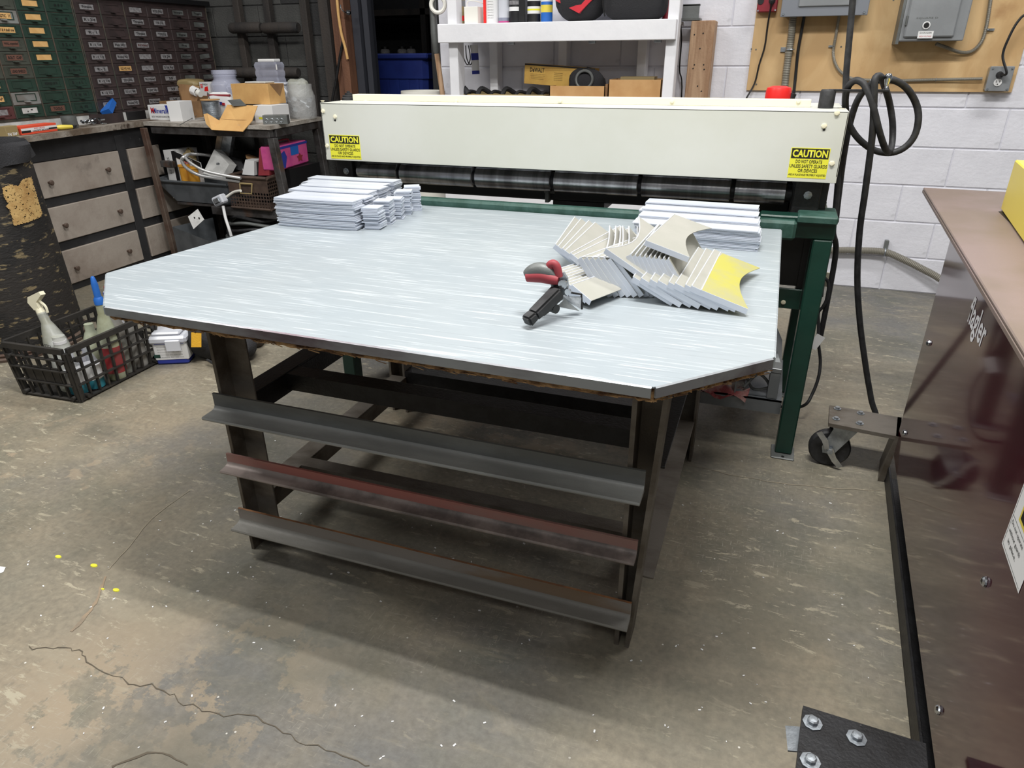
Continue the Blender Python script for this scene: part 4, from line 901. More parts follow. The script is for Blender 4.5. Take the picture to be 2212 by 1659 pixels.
yx('carcass','cabinet_frame',1.9,4.15,.0,.83,-.55,-.022,lc,0)
yx('divider','cabinet_frame',3.29,3.355,.0,.80,-.03,-.006,lc); yx('top_rail','cabinet_frame',1.9,4.12,.715,.83,-.03,-.012,lc)
yx('cross_bar','cabinet_frame',1.9,3.9,.475,.53,-.03,-.014,lc); yx('cross_bar','cabinet_frame',1.9,3.9,.232,.288,-.03,-.014,lc); yx('kick_rail','cabinet_frame',1.9,3.9,0,.045,-.03,-.014,lc)
kn=MB().lathe([(.006,0),(.005,.018),(.013,.02),(.0145,.026),(.01,.031),(0,.032)],n=14,M=Matrix.Rotation(R(90),4,'Y')).mesh('knob'); kn.materials.append(MATS['bench_rust'])
knobpx={0:((100,394),(230,366)),1:((132,486),(256,456)),2:((157,578),(276,542))}
for r_,(z0,z1) in enumerate(((.527,.712),(.285,.474),(.042,.232))):
    for col,(y0,y1) in enumerate(((2.70-.0+.01*r_,3.288),(3.36,3.62+.0),)):
        d=yx('drawer',['drawer_board','drawer_board'][0],y0,y1+(.25 if col and r_ else 0),z0,z1,-.02,0,lc,.003)
        if col==0:
            for u,v in knobpx[r_]: p=at(u,v,x=XC-.01); inst(kn,'knob',d,(cabp(p.y),p.y,p.z))
bt=thing('bench_top','worn wooden workbench top with chipped brown edge along left wall','bench top',(-4.0,3.0,.83))
vs=[];E1=[(-3.565,2.3),(-3.655,2.95),(-3.70,3.25),(-3.725,3.46)]
poly=[(x,y) for x,y in E1]+[(-3.725,4.40),(-4.35,4.40),(-4.35,1.9),(-3.52,1.9)]
MB().prism(poly[::1],.03,Matrix.Translation((0,0,.832))).obj('top','bench_top',bt)
# ---- upper small-parts cabinets ----
XU=-3.87; DZ=.0655; ZB=.925
pull=MB(); pull.box(0,.003,-.018,.018,-.001,.006); pull.box(.001,.016,-.016,.016,-.002,.001,.0005); pull=pull.mesh('pull')
frame=MB(); w_,h_,t_=.058,.019,.0025
frame.box(0,t_,-w_,w_,h_-.003,h_); frame.box(0,t_,-w_,w_,-h_,-h_+.004); frame.box(0,t_,-w_,-w_+.004,-h_,h_); frame.box(0,t_,w_-.004,w_,-h_,h_); frame=frame.mesh('label_frame')
cards={}
def cardmesh(m,k=1,off_=0):
    key=(m,k,off_)
    if key not in cards:
        me=MB().box(0,.0012,-.046*k+off_,.046*k+off_,-.0135,.0135).mesh('label_card'); me.materials.append(MATS[m]); cards[key]=me
    return cards[key]
faces={}
def facemesh(m,dy):
    key=(m,round(dy,3))
    if key not in faces:
        me=MB().box(-.02,0,-dy/2+.003,dy/2-.003,-DZ/2+.002,DZ/2-.002,.002).mesh('drawer'); me.materials.append(MATS[m]); faces[key]=me
    return faces[key]
fm={}
def withmat(me,m):
    key=(me.name,m)
    if key not in fm: q=me.copy(); q.materials.clear(); q.materials.append(MATS[m]); fm[key]=q
    return fm[key]
def smalldrawer(par,y,z,dy,m,card=None,txt=None,ink='ink',rot=0,k=1,of=0):
    d=inst(facemesh(m,dy),'drawer',par,(XU,y,z),(rot,0,0))
    if m=='cab_brown' or m=='cab_red': pm,fmn=m,m
    else: pm,fmn=m,('cab_green' if m=='cab_grey' else m)
    inst(withmat(frame,fmn),'label_frame',d,(0,0,.006),world=False)
    if card:
        inst(cardmesh(card,k,of),'label_card',d,(.0008,0,.005),world=False)
    inst(withmat(pull,pm),'pull',d,(0,.0,-.016),world=False)
    if txt:
        o=text(txt,d,ink,(0,0,0),(0,1,0),(0,0,1),min(.075,.011*len(txt)),.014,bold=.015)
        wl_=WM[d.name].inverted(); 
        # text() wrote into local space of d with pos relative to world origin; rebuild offset
        for v in o.data.vertices:
            wv=WM[d.name]@v.co; v.co=wv+Vector((.0030,0,.005))
    return d
gc=thing('drawer_cabinet','green metal small-parts drawer cabinet with tan label cards','cabinet',(-4.1,2.9,ZB))
GY=[2.475+.17*i for i in range(6)]   # column edges; last = 3.325
zt=ZB+11*DZ
MB().box(-4.3,XU-.004,GY[0],GY[-1]+.004,ZB-.012,zt+.01).obj('shell','cab_shell',gc)
for y in GY: MB().box(XU-.01,XU+.003,y-.003,y+.003,ZB,zt,.001).obj('divider','cab_shell',gc)
plan={}
for r_ in range(11):
    plan[(4,r_)]=('cab_green',None,['A  02','5  N  10','2  - a L','B - 16 x m','B - 18','5 2 c 5','x  x  x','v  -  8','# 8 0','- 2 -','a'][r_])
    plan[(3,r_)]=('cab_green','card_tan' if r_>=4 else None,{0:'TOOLS',2:'POWER BITS'}.get(r_))
    plan[(2,r_)]=('cab_green',None,None); plan[(1,r_)]=('cab_greygreen',None,None); plan[(0,r_)]=('cab_greygreen',None,None)
plan[(3,0)]=('cab_green','card_rust','TOOLS')
plan[(2,0)]=('cab_green','card_cream' if 0 else 'paper2','. -'); plan[(2,1)]=('cab_grey',None,None); plan[(2,3)]=('cab_greygreen','card_rust','LEAD SHIELD'); plan[(2,4)]=('cab_greygreen','card_rust','BOLT  CAP'); plan[(2,5)]=('cab_greygreen','card_rust','WALL expanded')
plan[(2,6)]=('cab_green','card_tan','3 & 4 shell one'); plan[(2,7)]=('cab_grey','card_tan','PLASTIC  11'); plan[(2,8)]=('cab_greygreen',None,None)
plan[(1,0)]=('cab_red','card_grey',None); plan[(1,1)]=('cab_green','card_tan','FAI  TAP'); plan[(1,2)]=('cab_green','card_tan',None)
for (c_,r_),(m,cd_,tx) in plan.items():
    smalldrawer(gc,(GY[c_]+GY[c_+1])/2,ZB+DZ*(r_+.5),.17,m,cd_,tx,ink='ink' if cd_!='card_rust' else 'ink',k=.95)
bc=thing('drawer_cabinet','dark brown metal small-parts drawer cabinet in the corner by dark block wall','cabinet',(-4.1,3.9,ZB))
BY=[3.335+.1755*i for i in range(7)]; zt=ZB+9*DZ+.012
MB().box(-4.3,XU-.004,BY[0]-.002,BY[-1]+.006,ZB-.012,zt+.012).obj('shell','cab_brown',bc)
MB().box(-4.3,XU+.02,BY[0]+.05,BY[-1]+.03,zt+.012,zt+.04).obj('top_board','black',bc)
for y in (BY[0],BY[1],BY[2],BY[-1]+.003): MB().box(XU-.01,XU+.003,y-.003,y+.003,ZB,zt,.001).obj('divider','cab_shell',bc)
names=[['R - 3','R - 2 1/2','R - 2 1/4','R - 2','R - 1 1/2','R - 1 1/4','R - 1','R - 3/4','Straps'],
 ['Round HD','1/2 x 11 SMS','20 GRS','OLD WD NAIL','Round HD','Flat HD','','','' ],
 ['Rd Head','FLAT HD','Rd Head','','','Rd Head','Thread','Threads',''],
 ['3/8','3/8','3/8','3/16 Rd','10 24','','TOGGLE','10 32','ROD END'],
 ['','','','','Anchors','Plug','Washer','','Straight'],['','','','','','','Screws','','Toggle']]
for c_ in range(6):
    for r_ in range(9):
        tx=names[c_][r_]; cdm='card_grey' if not (c_==1 and r_ in(6,7,8)) else None
        if c_==1 and r_==3: cdm='card_tan'
        if c_>=4: cdm='rail_grey'
        if (c_,r_) in ((3,5),(4,7)): cdm=None; tx=''
        smalldrawer(bc,(BY[c_]+BY[c_+1])/2,ZB+DZ*(r_+.5),.1755,'cab_brown',cdm,tx or None,rot=(R(5) if (c_,r_)==(5,4) else 0),ink='ink_brown' if (c_,r_)==(2,5) else 'ink')
pl=thing('plinth_board','pale grey board under the small-parts cabinets on the bench','board',(-4.0,3.0,.863))
MB().box(-4.3,XU-.006,1.95,4.39,.863,ZB-.013).obj('board','paper2',pl)
# ---- items on the left bench (z .862) ----
ZL=.8625
def carton(lab,nm,a,b_,d,z,h,m,cat='box',bev=.001):
    """box whose front face runs from a to b_ (xy), depth d away from the camera"""
    A=Vector((a[0],a[1],0)); B=Vector((b_[0],b_[1],0)); e=(B-A).normalized(); n=Vector((-e.y,e.x,0)); 
    c=thing(nm,lab,cat,(A.x,A.y,z)); Mx=Matrix(((e.x,n.x,0,A.x),(e.y,n.y,0,A.y),(0,0,1,z),(0,0,0,1)))
    MB().box(0,(B-A).length,0,d,0,h,bev,Mx).obj('body',m,c); return c,A,B,e,n
c,A,B,e,n=carton('orange and white box of concrete anchors on left bench edge','anchor_box',(-3.66,2.665),(-3.70,2.90),.07,ZL,.042,'orange')
q=A+Vector((0,0,ZL)); L_=(B-A).length
nn=-n
def strip(par,m,s0,s1,z0,z1,d_=.0006,nm='printed_band'): 
    mb=MB(); mb.add([A+e*s0+nn*d_+Z_*(ZL+z0),A+e*s1+nn*d_+Z_*(ZL+z0),A+e*s1+nn*d_+Z_*(ZL+z1),A+e*s0+nn*d_+Z_*(ZL+z1)],[(0,1,2,3)]); return mb.obj(nm,m,par)
strip(c,'paper',0,L_,.012,.031); strip(c,'ink',0,.06,.009,.02,.0009); strip(c,'ink',.18,L_,.013,.021,.0009)
text('CONCRETE ANCHORS',c,'ink',A+e*.125+nn*.0011+Z_*(ZL+.015),e,Z_,.11,.008,bold=.02); text('RED HEAD',c,'ink_red',A+e*.12+nn*.0011+Z_*(ZL+.026),e,Z_,.07,.007)
c,A,B,e,n=carton('old tan and black printed box at left end of bench','anchor_box',(-3.645,2.575),(-3.66,2.65),.05,ZL,.05,'khaki'); nn=-n
text('FAI TAP',c,'paper',A+e*.035+nn*.001+Z_*(ZL+.012),e,Z_,.06,.014,bold=.03)
c=thing('screwdriver','yellow and black handled tool lying on the left bench','tool',(-3.72,2.95,ZL)); MB().tube([(-3.75,2.9,ZL+.012),(-3.72,2.94,ZL+.014),(-3.71,3.0,ZL+.012)],[.008,.014,.01],10).obj('handle','yellow',c,True); MB().tube([(-3.71,3.0,ZL+.012),(-3.72,3.02,ZL+.012),(-3.78,3.1,ZL+.012)],[.012,.005,.003],8).obj('shaft','black_rub',c,True)
p=at(158,277,z=ZL); c=thing('grey_can','squat dull grey metal cup on the left bench','can',(p.x-.04,p.y+.02,ZL)); lathe_obj('body',[(.038,0),(.04,.003),(.04,.062),(.036,.062),(.035,.01)],(p.x-.04,p.y+.02,ZL),'rail_grey',c)
mb=MB(); rnd=random.Random(3)
for i in range(16):
    x,y=-3.80+rnd.uniform(-.03,.05),3.18+rnd.uniform(-.06,.07); a=rnd.uniform(0,3.1); z=ZL+.006+rnd.random()*.025; mb.tube([(x,y,z),(x+.03*math.cos(a),y+.03*math.sin(a),z+rnd.uniform(-.004,.01))],.0045,6); mb.cyl((x,y,z),(x+.003,y,z+.003),.009,n=6)
o=mb.obj('loose_bolts','chrome'); o['kind']='stuff'; o['label']='small heap of shiny bolts and screws on the left bench'; o['category']='bolts'
def openbin(lab,nm,c0,sx,sy,z,h,m,t_=.003,flare=1.0,cat='bin',rot=0,par=None):
    c=thing(nm,lab,cat,(c0[0],c0[1],z)); Mr_=Matrix.Translation((c0[0],c0[1],z))@Matrix.Rotation(rot,4,'Z'); mb=MB()
    P0=[(-sx*flare,-sy*flare),(sx*flare,-sy*flare),(sx*flare,sy*flare),(-sx*flare,sy*flare)]; P1=[(-sx,-sy),(sx,-sy),(sx,sy),(-sx,sy)]
    ring=lambda P,z_,k=1:[Mr_@Vector((p[0]*k,p[1]*k,z_)) for p in P]
    k2=1-t_/max(sx,sy); vs=ring(P0,0)+ring(P1,h)+ring(P1,h,k2)+ring(P0,t_,k2)
    fs=[(3,2,1,0)]+[(a+i,a+(i+1)%4,a+4+(i+1)%4,a+4+i) for a in (0,4,8) for i in range(4)]+[(12,13,14,15)]
    mb.add(vs,fs); mb.obj('body',m,c); return c,Mr_
c,Mr_=openbin('small dark brown metal drawer bin on left bench below the blue carton','parts_bin',(-3.85,3.36),.05,.09,ZL,.055,'cab_brown',rot=R(12))
c,Mr_=openbin('second small black bin on left bench next to brown bin','parts_bin',(-3.90,3.60),.04,.07,ZL,.05,'black')
c=thing('blue_carton','small bright blue carton tipped on the brown parts bin','box',(-3.87,3.40,ZL+.06)); mb=MB(); mb.cbox((-3.86,3.40,ZL+.085),.06,.12,.035,.001,rot=(R(28),R(-18),R(20))); mb.obj('body','blue',c)
# ================= SECOND BENCH =================
b2=thing('steel_bench','dark steel-framed bench with dusty top crowded with boxes','bench',(-3.3,3.8,0))
Z2=.86
poly=[(-3.72,3.50),(-2.755,3.48),(-2.84,4.12),(-3.72,4.35)]
MB().prism(poly,.022,Matrix.Translation((0,0,Z2-.022))).obj('top','bench_top2',b2)
def bar(n,m,p0,p1,w_,h_,par=b2):
    p0=Vector(p0);p1=Vector(p1); d=(p1-p0).normalized(); u=d.cross(Z_); 
    if u.length<.1:u=Vector((1,0,0))
    u.normalize(); v=d.cross(u); M_=Matrix(((d.x,u.x,v.x,p0.x),(d.y,u.y,v.y,p0.y),(d.z,u.z,v.z,p0.z),(0,0,0,1))); return MB().box(0,(p1-p0).length,-w_/2,w_/2,-h_/2,h_/2,.003,M_).obj(n,m,par)
bar('apron','bench_steel',(-3.68,3.53,Z2-.046),(-2.775,3.51,Z2-.046),.04,.045); bar('apron','bench_steel',(-2.785,3.54,Z2-.046),(-2.865,4.08,Z2-.046),.04,.045)
bar('leg','bench_rust',(-3.672,3.45,Z2-.03),(-3.640,3.45,0),.036,.03)
bar('leg','bench_steel',(-2.775,3.515,Z2-.07),(-2.70,3.50,0),.045,.045); bar('leg','bench_steel',(-2.86,4.08,Z2-.07),(-2.80,4.08,0),.045,.045); bar('leg','bench_steel',(-3.70,3.98,Z2-.07),(-3.70,3.98,0),.04,.04)
ZS2=.375
MB().box(-3.60,-2.80,3.52,4.05,ZS2-.015,ZS2).obj('low_shelf','bench_steel',b2)
bar('shelf_edge','bench_steel',(-3.3,3.50,ZS2-.03),(-2.74,3.50,ZS2-.03),.03,.05)
bar('bracket','bench_steel',(-3.66,3.52,.61),(-3.56,3.52,.61),.03,.04)
# items on second bench
c,A,B,e,n=carton('small white carton printed with red and blue letters on steel bench','small_carton',(-3.79,3.63),(-3.585,3.63),.12,Z2,.088,'paper')
text('Minerallac',c,'ink_blue',A+e*.11-n*.0008+Z_*(Z2+.055),e,Z_,.15,.03,bold=.02); text('M',c,'ink_red',A+e*.035-n*.0012+Z_*(Z2+.057),e,Z_,.026,.034,bold=.04)
text('BODY WASHER BUSHING SPRING',c,'ink',A+e*.1-n*.0008+Z_*(Z2+.02),e,Z_,.16,.01)
mb=MB(); mb.add([A+e*.15-n*.0006+Z_*(Z2+.05),A+e*.205-n*.0006+Z_*(Z2+.05),A+e*.205-n*.0006+Z_*(Z2+.088),A+e*.14-n*.0006+Z_*(Z2+.088)],[(0,1,2,3)]); mb.obj('blue_patch','ink_blue',c)
c,A,B,e,n=carton('brown open cardboard carton behind the small printed carton','small_carton',(-3.86,3.80),(-3.62,3.78),.12,Z2,.10,'cardboard_d')
mb=MB(); t0=A+Z_*(Z2+.10); mb.add([t0+e*.1+n*.1,t0+e*.235+n*.1,t0+e*.25+n*.13+Z_*.09,t0+e*.06+n*.13+Z_*.1],[(0,1,2,3)]); bmesh.ops.solidify(mb.bm,geom=mb.bm.faces[:],thickness=.004); mb.obj('raised_flap','cardboard_d',c)
x=at(430,190,y=3.95); c=thing('spiral_bulb','white spiral light bulb lying on the brown carton','bulb',(x.x,3.93,Z2+.115))
bb=Vector((x.x-.01,3.90,at(430,195,y=3.9).z)); mb=MB(); ax=Vector((1,-.2,-.3)).normalized(); u=ax.orthogonal().normalized(); v=ax.cross(u)
mb.tube([bb+ax*(.012*i/8)+(u*math.cos(i*.785)+v*math.sin(i*.785))*.024 for i in range(34)],.006,7); mb.obj('spiral','paper',c,True); MB().cyl(bb+ax*.05,bb+ax*.08,.02).obj('base','white_plastic',c,True)
c,A,B,e,n=carton('plain white tall carton between printed carton and wire spool','white_box',(-3.56,3.56),(-3.475,3.575),.13,Z2,.115,'paper')
# wire spool
p=at(448,262,z=Z2); c=thing('wire_spool','reel of bright steel wire with a tan top on steel bench','spool',(p.x,p.y+.05,Z2)); cx,cy=p.x,p.y+.055
MB().lathe([(.056,0),(.056,.004),(.05,.005)],(cx,cy,Z2),24).obj('bottom_flange','zinc',c,True)
mb=MB(); Q=[];rr=[]
prof=[]
for i in range(20): prof+= [(.052,.006+.0055*i),(.0545,.0088+.0055*i)]
mb.lathe(prof,(cx,cy,Z2),24); mb.obj('wire_winding','zinc',c,True); MB().lathe([(.052,.118),(.058,.119),(.058,.124),(.012,.126),(.012,.12)],(cx,cy,Z2),24).obj('top_flange','cardboard',c,True)
MB().tube(spline([(cx,cy,Z2+.12),(cx-.01,cy,Z2+.16),(cx+.02,cy-.02,Z2+.15)]),.003).obj('loose_end','rail_grey',c,True)
# white zip bag
a=at(452,200,y=3.8); b_=at(500,200,y=3.8); c=thing('parts_pouch','white plastic parts pouch with a small flag print behind the spool','pouch',((a.x+b_.x)/2,3.8,Z2))
mb=blobmesh(((a.x+b_.x)/2,3.8,Z2),(b_.x-a.x)/2+.01,.03,(a.z-Z2)/2,4,pw=4,noise=.03); mb.obj('body','paper',c,True); MB().box(a.x,b_.x,3.775,3.79,a.z-.02,a.z-.008,.001).obj('seal','dull_red',c)
q=at(480,226,y=3.765); MB().box(q.x-.02,q.x,3.764,3.767,q.z,q.z+.016).obj('flag_canton','ink_blue',c); MB().box(q.x,q.x+.02,3.764,3.767,q.z-.004,q.z+.01).obj('flag_stripes','ink_red',c)
# GB wire connector box, red print
a=at(440,196,y=4.05); b_=at(474,196,y=4.05); c,A,B,e,n=carton('white box with red lettering behind the wire spool','connector_box',(a.x,4.02),(b_.x,4.0),.1,a.z-.03,.085,'paper')
t_=A+Z_*(a.z+.03); text('GB',c,'red',t_+e*.02-n*.001,e,Z_,.025,.025,bold=.03); text('WireGard',c,'ink',t_+e*.055-n*.001+Z_*.012,e,Z_,.05,.012); mb=MB(); mb.add([t_+e*.04-n*.001-Z_*.03,t_+e*.08-n*.001-Z_*.03,t_+e*.08-n*.001,t_+e*.05-n*.001-Z_*.005],[(0,1,2,3)]); mb.obj('red_print','red',c)
sup=MB(); sup.box(A.x-.02,B.x+.02,4.0,4.12,Z2,a.z-.031); single('brown_carton',sup,'cardboard_d','brown carton under the red lettered white box','box',(a.x,4.06,Z2))
p=at(415,190,y=4.1); c=thing('cap','crumpled tan cloth cap lying on top behind the bulb','cap',(p.x,4.1,p.z)); 
pa=at(362,170,y=4.05); pb_=at(430,180,y=4.05); mb=blobmesh(((pa.x+pb_.x)/2,4.08,pb_.z-.03),(pb_.x-pa.x)/2,.09,.028,12,noise=.08); mb.obj('brim','card_tan' if 0 else 'khaki',c,True)
single('brown_carton',MB().box(pa.x,pb_.x-.01,4.0,4.2,Z2,pb_.z-.026),'cardboard_d','brown carton beneath the tan cloth cap','box',(pa.x,4.1,Z2))
# clear jars
def jar(lab,u0,u1,v0,v1,y,m='clear',nm='plastic_jar'):
    a=at(u0,v1,y=y); b_=at(u1,v1,y=y); t_=at((u0+u1)/2,v0,y=y); cx=(a.x+b_.x)/2; r_=(b_.x-a.x)/2; z0=max(a.z,Z2); H=t_.z-z0
    c=thing(nm,lab,'jar',(cx,y,z0)); lathe_obj('body',[(r_*.9,0),(r_,.01),(r_,H*.6),(r_*.72,H*.75),(r_*.72,H*.82),(r_*.8,H*.83),(r_*.72,H*.86),(r_*.8,H*.9),(r_*.78,H),(r_*.7,H),(r_*.68,H*.75),(r_*.94,H*.6),(r_*.94,.012)],(cx,y,z0),m,c); return c,cx,z0,H
jar('large empty clear plastic jar with threaded neck on steel bench',470,522,151,228,4.0)
a=at(492,180,y=3.92); c=thing('plastic_jar','crumpled pale clear plastic tub beside the threaded jar','tub',(a.x+.05,3.92,Z2)); b_=at(522,225,y=3.92); MB().cbox(((a.x+b_.x)/2,3.93,(a.z+Z2)/2),b_.x-a.x+.02,.1,a.z-Z2,.02,rot=(0,R(6),0)).obj('body','clear',c)
# kraft carton on white carton
yk=3.72; a=at(505,224,y=yk); b_=at(586,226,y=yk); t_=at(504,181,y=yk)
c,A,B,e,n=carton('small kraft brown carton with folded end on the steel bench','kraft_box',(a.x,yk),(b_.x,yk-.01),.15,a.z,t_.z-a.z,'kraft')
zb=a.z; h_=t_.z-a.z; mb=MB(); Bq=B+Z_*zb; mb.add([Bq+e*.0006+n*.02+Z_*h_,Bq+e*.0006+n*.1+Z_*(h_*.35),Bq+e*.0006+n*.15+Z_*h_],[(0,1,2)]); mb.obj('end_flap','cardboard_d',c)
supz=a.z
for lab,x0,x1,y0,y1,m in (('white carton with yellow stripe under the kraft carton',at(545,250,y=3.62).x,at(585,250,y=3.62).x,3.64,3.8,'paper'),('low grey carton under left end of the kraft carton',a.x+.01,a.x+.1,3.74,3.86,'card_grey')):
    cc=thing('support_carton',lab,'box',((x0+x1)/2,(y0+y1)/2,Z2)); MB().box(x0,x1,y0,y1,Z2,supz-.001,.001).obj('body',m,cc)
    if m=='paper': MB().box(x0+.03,x1-.01,y0-.0008,y0,Z2+.02,Z2+.032).obj('yellow_stripe','sign_yellow',cc)
a2=at(530,180,y=3.75); b2_=at(574,180,y=3.75); c=thing('cover_plate','small white plastic electrical cover lying on the kraft carton','plate',(a2.x,3.78,t_.z)); MB().box(a2.x,b2_.x,3.74,3.84,t_.z+.0005,t_.z+.012,.005).obj('plate','paper2',c)
# clear tote with jug on top
yt=3.98; a=at(568,250,y=yt); b_=at(628,250,y=yt); t_=at(600,178,y=yt); c=thing('clear_tote','translucent white storage tub behind the kraft carton','tub',((a.x+b_.x)/2,yt,Z2))
mb=MB(); mb.box(a.x,b_.x-.01,yt,yt+.14,Z2,t_.z,.01); mb.obj('body','clear_lid',c); MB().box(a.x-.005,b_.x,yt-.01,yt+.15,t_.z-.014,t_.z,.004).obj('rim','clear_lid',c); MB().tube([(b_.x-.03,yt-.014,t_.z-.02),(b_.x+.012,yt-.02,t_.z-.06),(b_.x+.004,yt-.02,t_.z-.08)],.008).obj('handle','clear_lid',c,True)
yj=4.02; a=at(562,177,y=yj); b_=at(611,177,y=yj); tj=at(585,134,y=yj); c=thing('plastic_jug','clear purple-tinted plastic jug with white lid on top of the tub','jug',((a.x+b_.x)/2,yj,t_.z))
mb=MB(); cx=(a.x+b_.x)/2; hw=(b_.x-a.x)/2
V=[]; K=8
for i in range(K+1):
    z=t_.z+(tj.z-t_.z)*i/K; k=1-.06*(1 if i in(2,5) else 0)-(.0 if i<K else .1); V.append([(cx+sx_*hw*k,yj+sy_*.045*k,z) for sx_,sy_ in ((-.9,-1),(.9,-1),(1,-.8),(1,.8),(.9,1),(-.9,1),(-1,.8),(-1,-.8))])
mb.add(sum(V,[]),[tuple(range(8))[::-1],tuple(range(K*8,K*8+8))]+[(k*8+j,k*8+(j+1)%8,k*8+8+(j+1)%8,k*8+8+j) for k in range(K) for j in range(8)]); mb.obj('body','clear',c)
MB().box(cx-hw*.65,cx+hw*.75,yj-.035,yj+.035,tj.z,at(585,127,y=yj).z,.004).obj('lid','paper',c); q=at(597,143,y=yj-.046); MB().box(q.x-.004,q.x+.004,yj-.047,yj-.0455,q.z-.02,q.z+.01).obj('sticker','paper',c)
# bag of fittings in clear jug
yb=4.0; a=at(630,252,y=yb); b_=at(680,248,y=yb); t_=at(640,172,y=yb); cx=(a.x+b_.x)/2
c=thing('fittings_jug','clear jug stuffed with a plastic bag and grey pipe fittings','jug',(cx,yb,Z2)); r_=(b_.x-a.x)/2
lathe_obj('shell',[(r_*.95,0),(r_,.02),(r_,.13),(r_*.85,.17),(r_*.85,.2)],(cx,yb,Z2),'bag_clear',c)
blobmesh((cx,yb,Z2+.11),r_*.8,.06,(t_.z-Z2-.11)/2,21,noise=.1).obj('plastic_bag','frost',c,True)
rnd=random.Random(5)
for i in range(9):
    ang=rnd.uniform(0,6.3); x=cx+r_*.6*math.cos(ang); y=yb+r_*.5*math.sin(ang)-.01; z=Z2+.025+rnd.random()*.08; a3=rnd.uniform(0,3); MB().cyl((x,y,z),(x+.03*math.cos(a3),y-.02,z+.02),.016,.016,10).obj('fitting','zinc',c,True)
c=thing('clear_bag','crumpled clear plastic bag of small shiny fittings at bench right end','bag',(-2.9,3.85,Z2)); q=at(628,252,z=Z2); blobmesh((q.x,q.y+.04,Z2),.07,.06,.03,30,noise=.12).obj('bag','bag_clear',c,True)
for i in range(7): 
    x=q.x+rnd.uniform(-.05,.05);y=q.y+.02+rnd.uniform(-.04,.05); MB().cyl((x,y,Z2+.014),(x+.025,y-.01,Z2+.016),.012,.012,10).obj('fitting','chrome',c,True)
# gang box
a=at(570,268,z=Z2+.002); b_=at(612,264,z=Z2+.002); c,A,B,e,n=carton('dark grey steel gang box with round knockouts on bench edge','gang_box',(a.x,3.545),(a.x+.13,3.60),.06,Z2,.05,'rail_grey')
for s_ in (.022,.052,.082,.108): 
    p=A+e*s_-n*.001+Z_*(Z2+.022); MB().torus(p,.010,.0012,n,n=16,m=5).obj('knockout','zinc',c,True)
# flattened carton hanging over the edge
yy=lambda u,v,y:at(u,v,y=y)
P=[yy(492,227,3.58),yy(557,229,3.56),yy(545,262,3.50),yy(525,285,3.46),yy(458,281,3.45),yy(446,268,3.455),yy(440,247,3.46),yy(448,245,3.47),yy(474,261,3.50)]
c=thing('flattened_carton','flattened tan cardboard carton drooping over the front bench edge','cardboard',P[4]); mb=MB(); mb.add(P,[tuple(range(len(P)))]); bmesh.ops.triangulate(mb.bm,faces=mb.bm.faces[:]); bmesh.ops.solidify(mb.bm,geom=mb.bm.faces[:],thickness=.004); mb.obj('sheet','cardboard' if 0 else 'kraft',c)
for s0,s1 in ((.2,.45),): MB().tube([P[0].lerp(P[4],.55)-Y_*.003,P[1].lerp(P[3],.55)-Y_*.003],.0008,4).obj('crease','cardboard_d',c)
P=[yy(491,216,3.6),yy(519,214,3.6),yy(533,228,3.56),yy(503,229,3.55)]; c=thing('dark_card','small dark glossy card lying above the flattened carton','card',P[0]); mb=MB(); mb.add(P,[(0,1,2,3)]); bmesh.ops.solidify(mb.bm,geom=mb.bm.faces[:],thickness=.004); mb.obj('card','rail_grey',c)
pts=[at(388,270,z=Z2+.01),at(410,258,z=Z2+.012),at(425,250,z=Z2+.014)]; single('wire_bit',MB().tube(pts,.002,6),'rail_grey','short grey wire lying over the front edge of steel bench','wire',pts[0],True)
# fluorescent/aluminium channel standing under bench
yy2=3.9; c=thing('metal_channel','tall pale metal channel leaning under the steel bench','channel',(-3.2,3.9,ZS2)); t0=at(470,284,y=3.6); t1=at(503,284,y=3.6); b0=at(460,345,y=3.72); b1=at(495,352,y=3.72)
mb=MB(); vs=[t0,t1,b1,b0]; k=(b0-t0)*.9; vs=[t0,t1,b1+k,b0+k]; vs=vs+[p+Vector((0,.03,0)) for p in vs]; mb.add(vs,[(0,3,2,1),(4,5,6,7),(0,1,5,4),(1,2,6,5),(2,3,7,6),(3,0,4,7)]); mb.obj('channel','zinc',c); mb=MB(); mb.tube([t0.lerp(t1,.4)-Y_*.002,(b0+k).lerp(b1+k,.4)-Y_*.002],.002,4); mb.obj('seam','rail_grey',c)
# grey tote and brown basket on low shelf
def tote(lab,nm,T,Bm,m,rim=.012,cat='tub',t_=.006):
    """T: 4 rim corners, Bm: 4 bottom corners (Vectors, ccw from front-left)"""
    c=thing(nm,lab,cat,tuple((sum((Vector(b) for b in Bm),Vector())/4))); Ti=[Vector(p) for p in T]; ce=sum(Ti,Vector())/4
    Tin=[p+(ce-p).normalized()*t_*1.5 for p in Ti]; Bi=[Vector(p) for p in Bm]; cb=sum(Bi,Vector())/4; Bin=[p+(cb-p).normalized()*t_*1.5+Z_*t_ for p in Bi]
    mb=MB(); mb.add(Bi+Ti+Tin+Bin,[(3,2,1,0)]+[(a+i,a+(i+1)%4,a+4+(i+1)%4,a+4+i) for a in (0,4,8) for i in range(4)]+[(12,13,14,15)]); mb.obj('body',m,c)
    o_=[p+(p-ce).normalized()*rim for p in Ti]; mb=MB(); loop=o_+[o_[0]]
    for p,q in zip(loop,loop[1:]): mb.tube([p,q],rim*.7,6)
    mb.obj('rim',m,c,True); return c
T=[Vector((-3.60,3.42,.505)),Vector((-3.06,3.44,.515)),Vector((-3.06,3.80,.515)),Vector((-3.60,3.80,.505))]
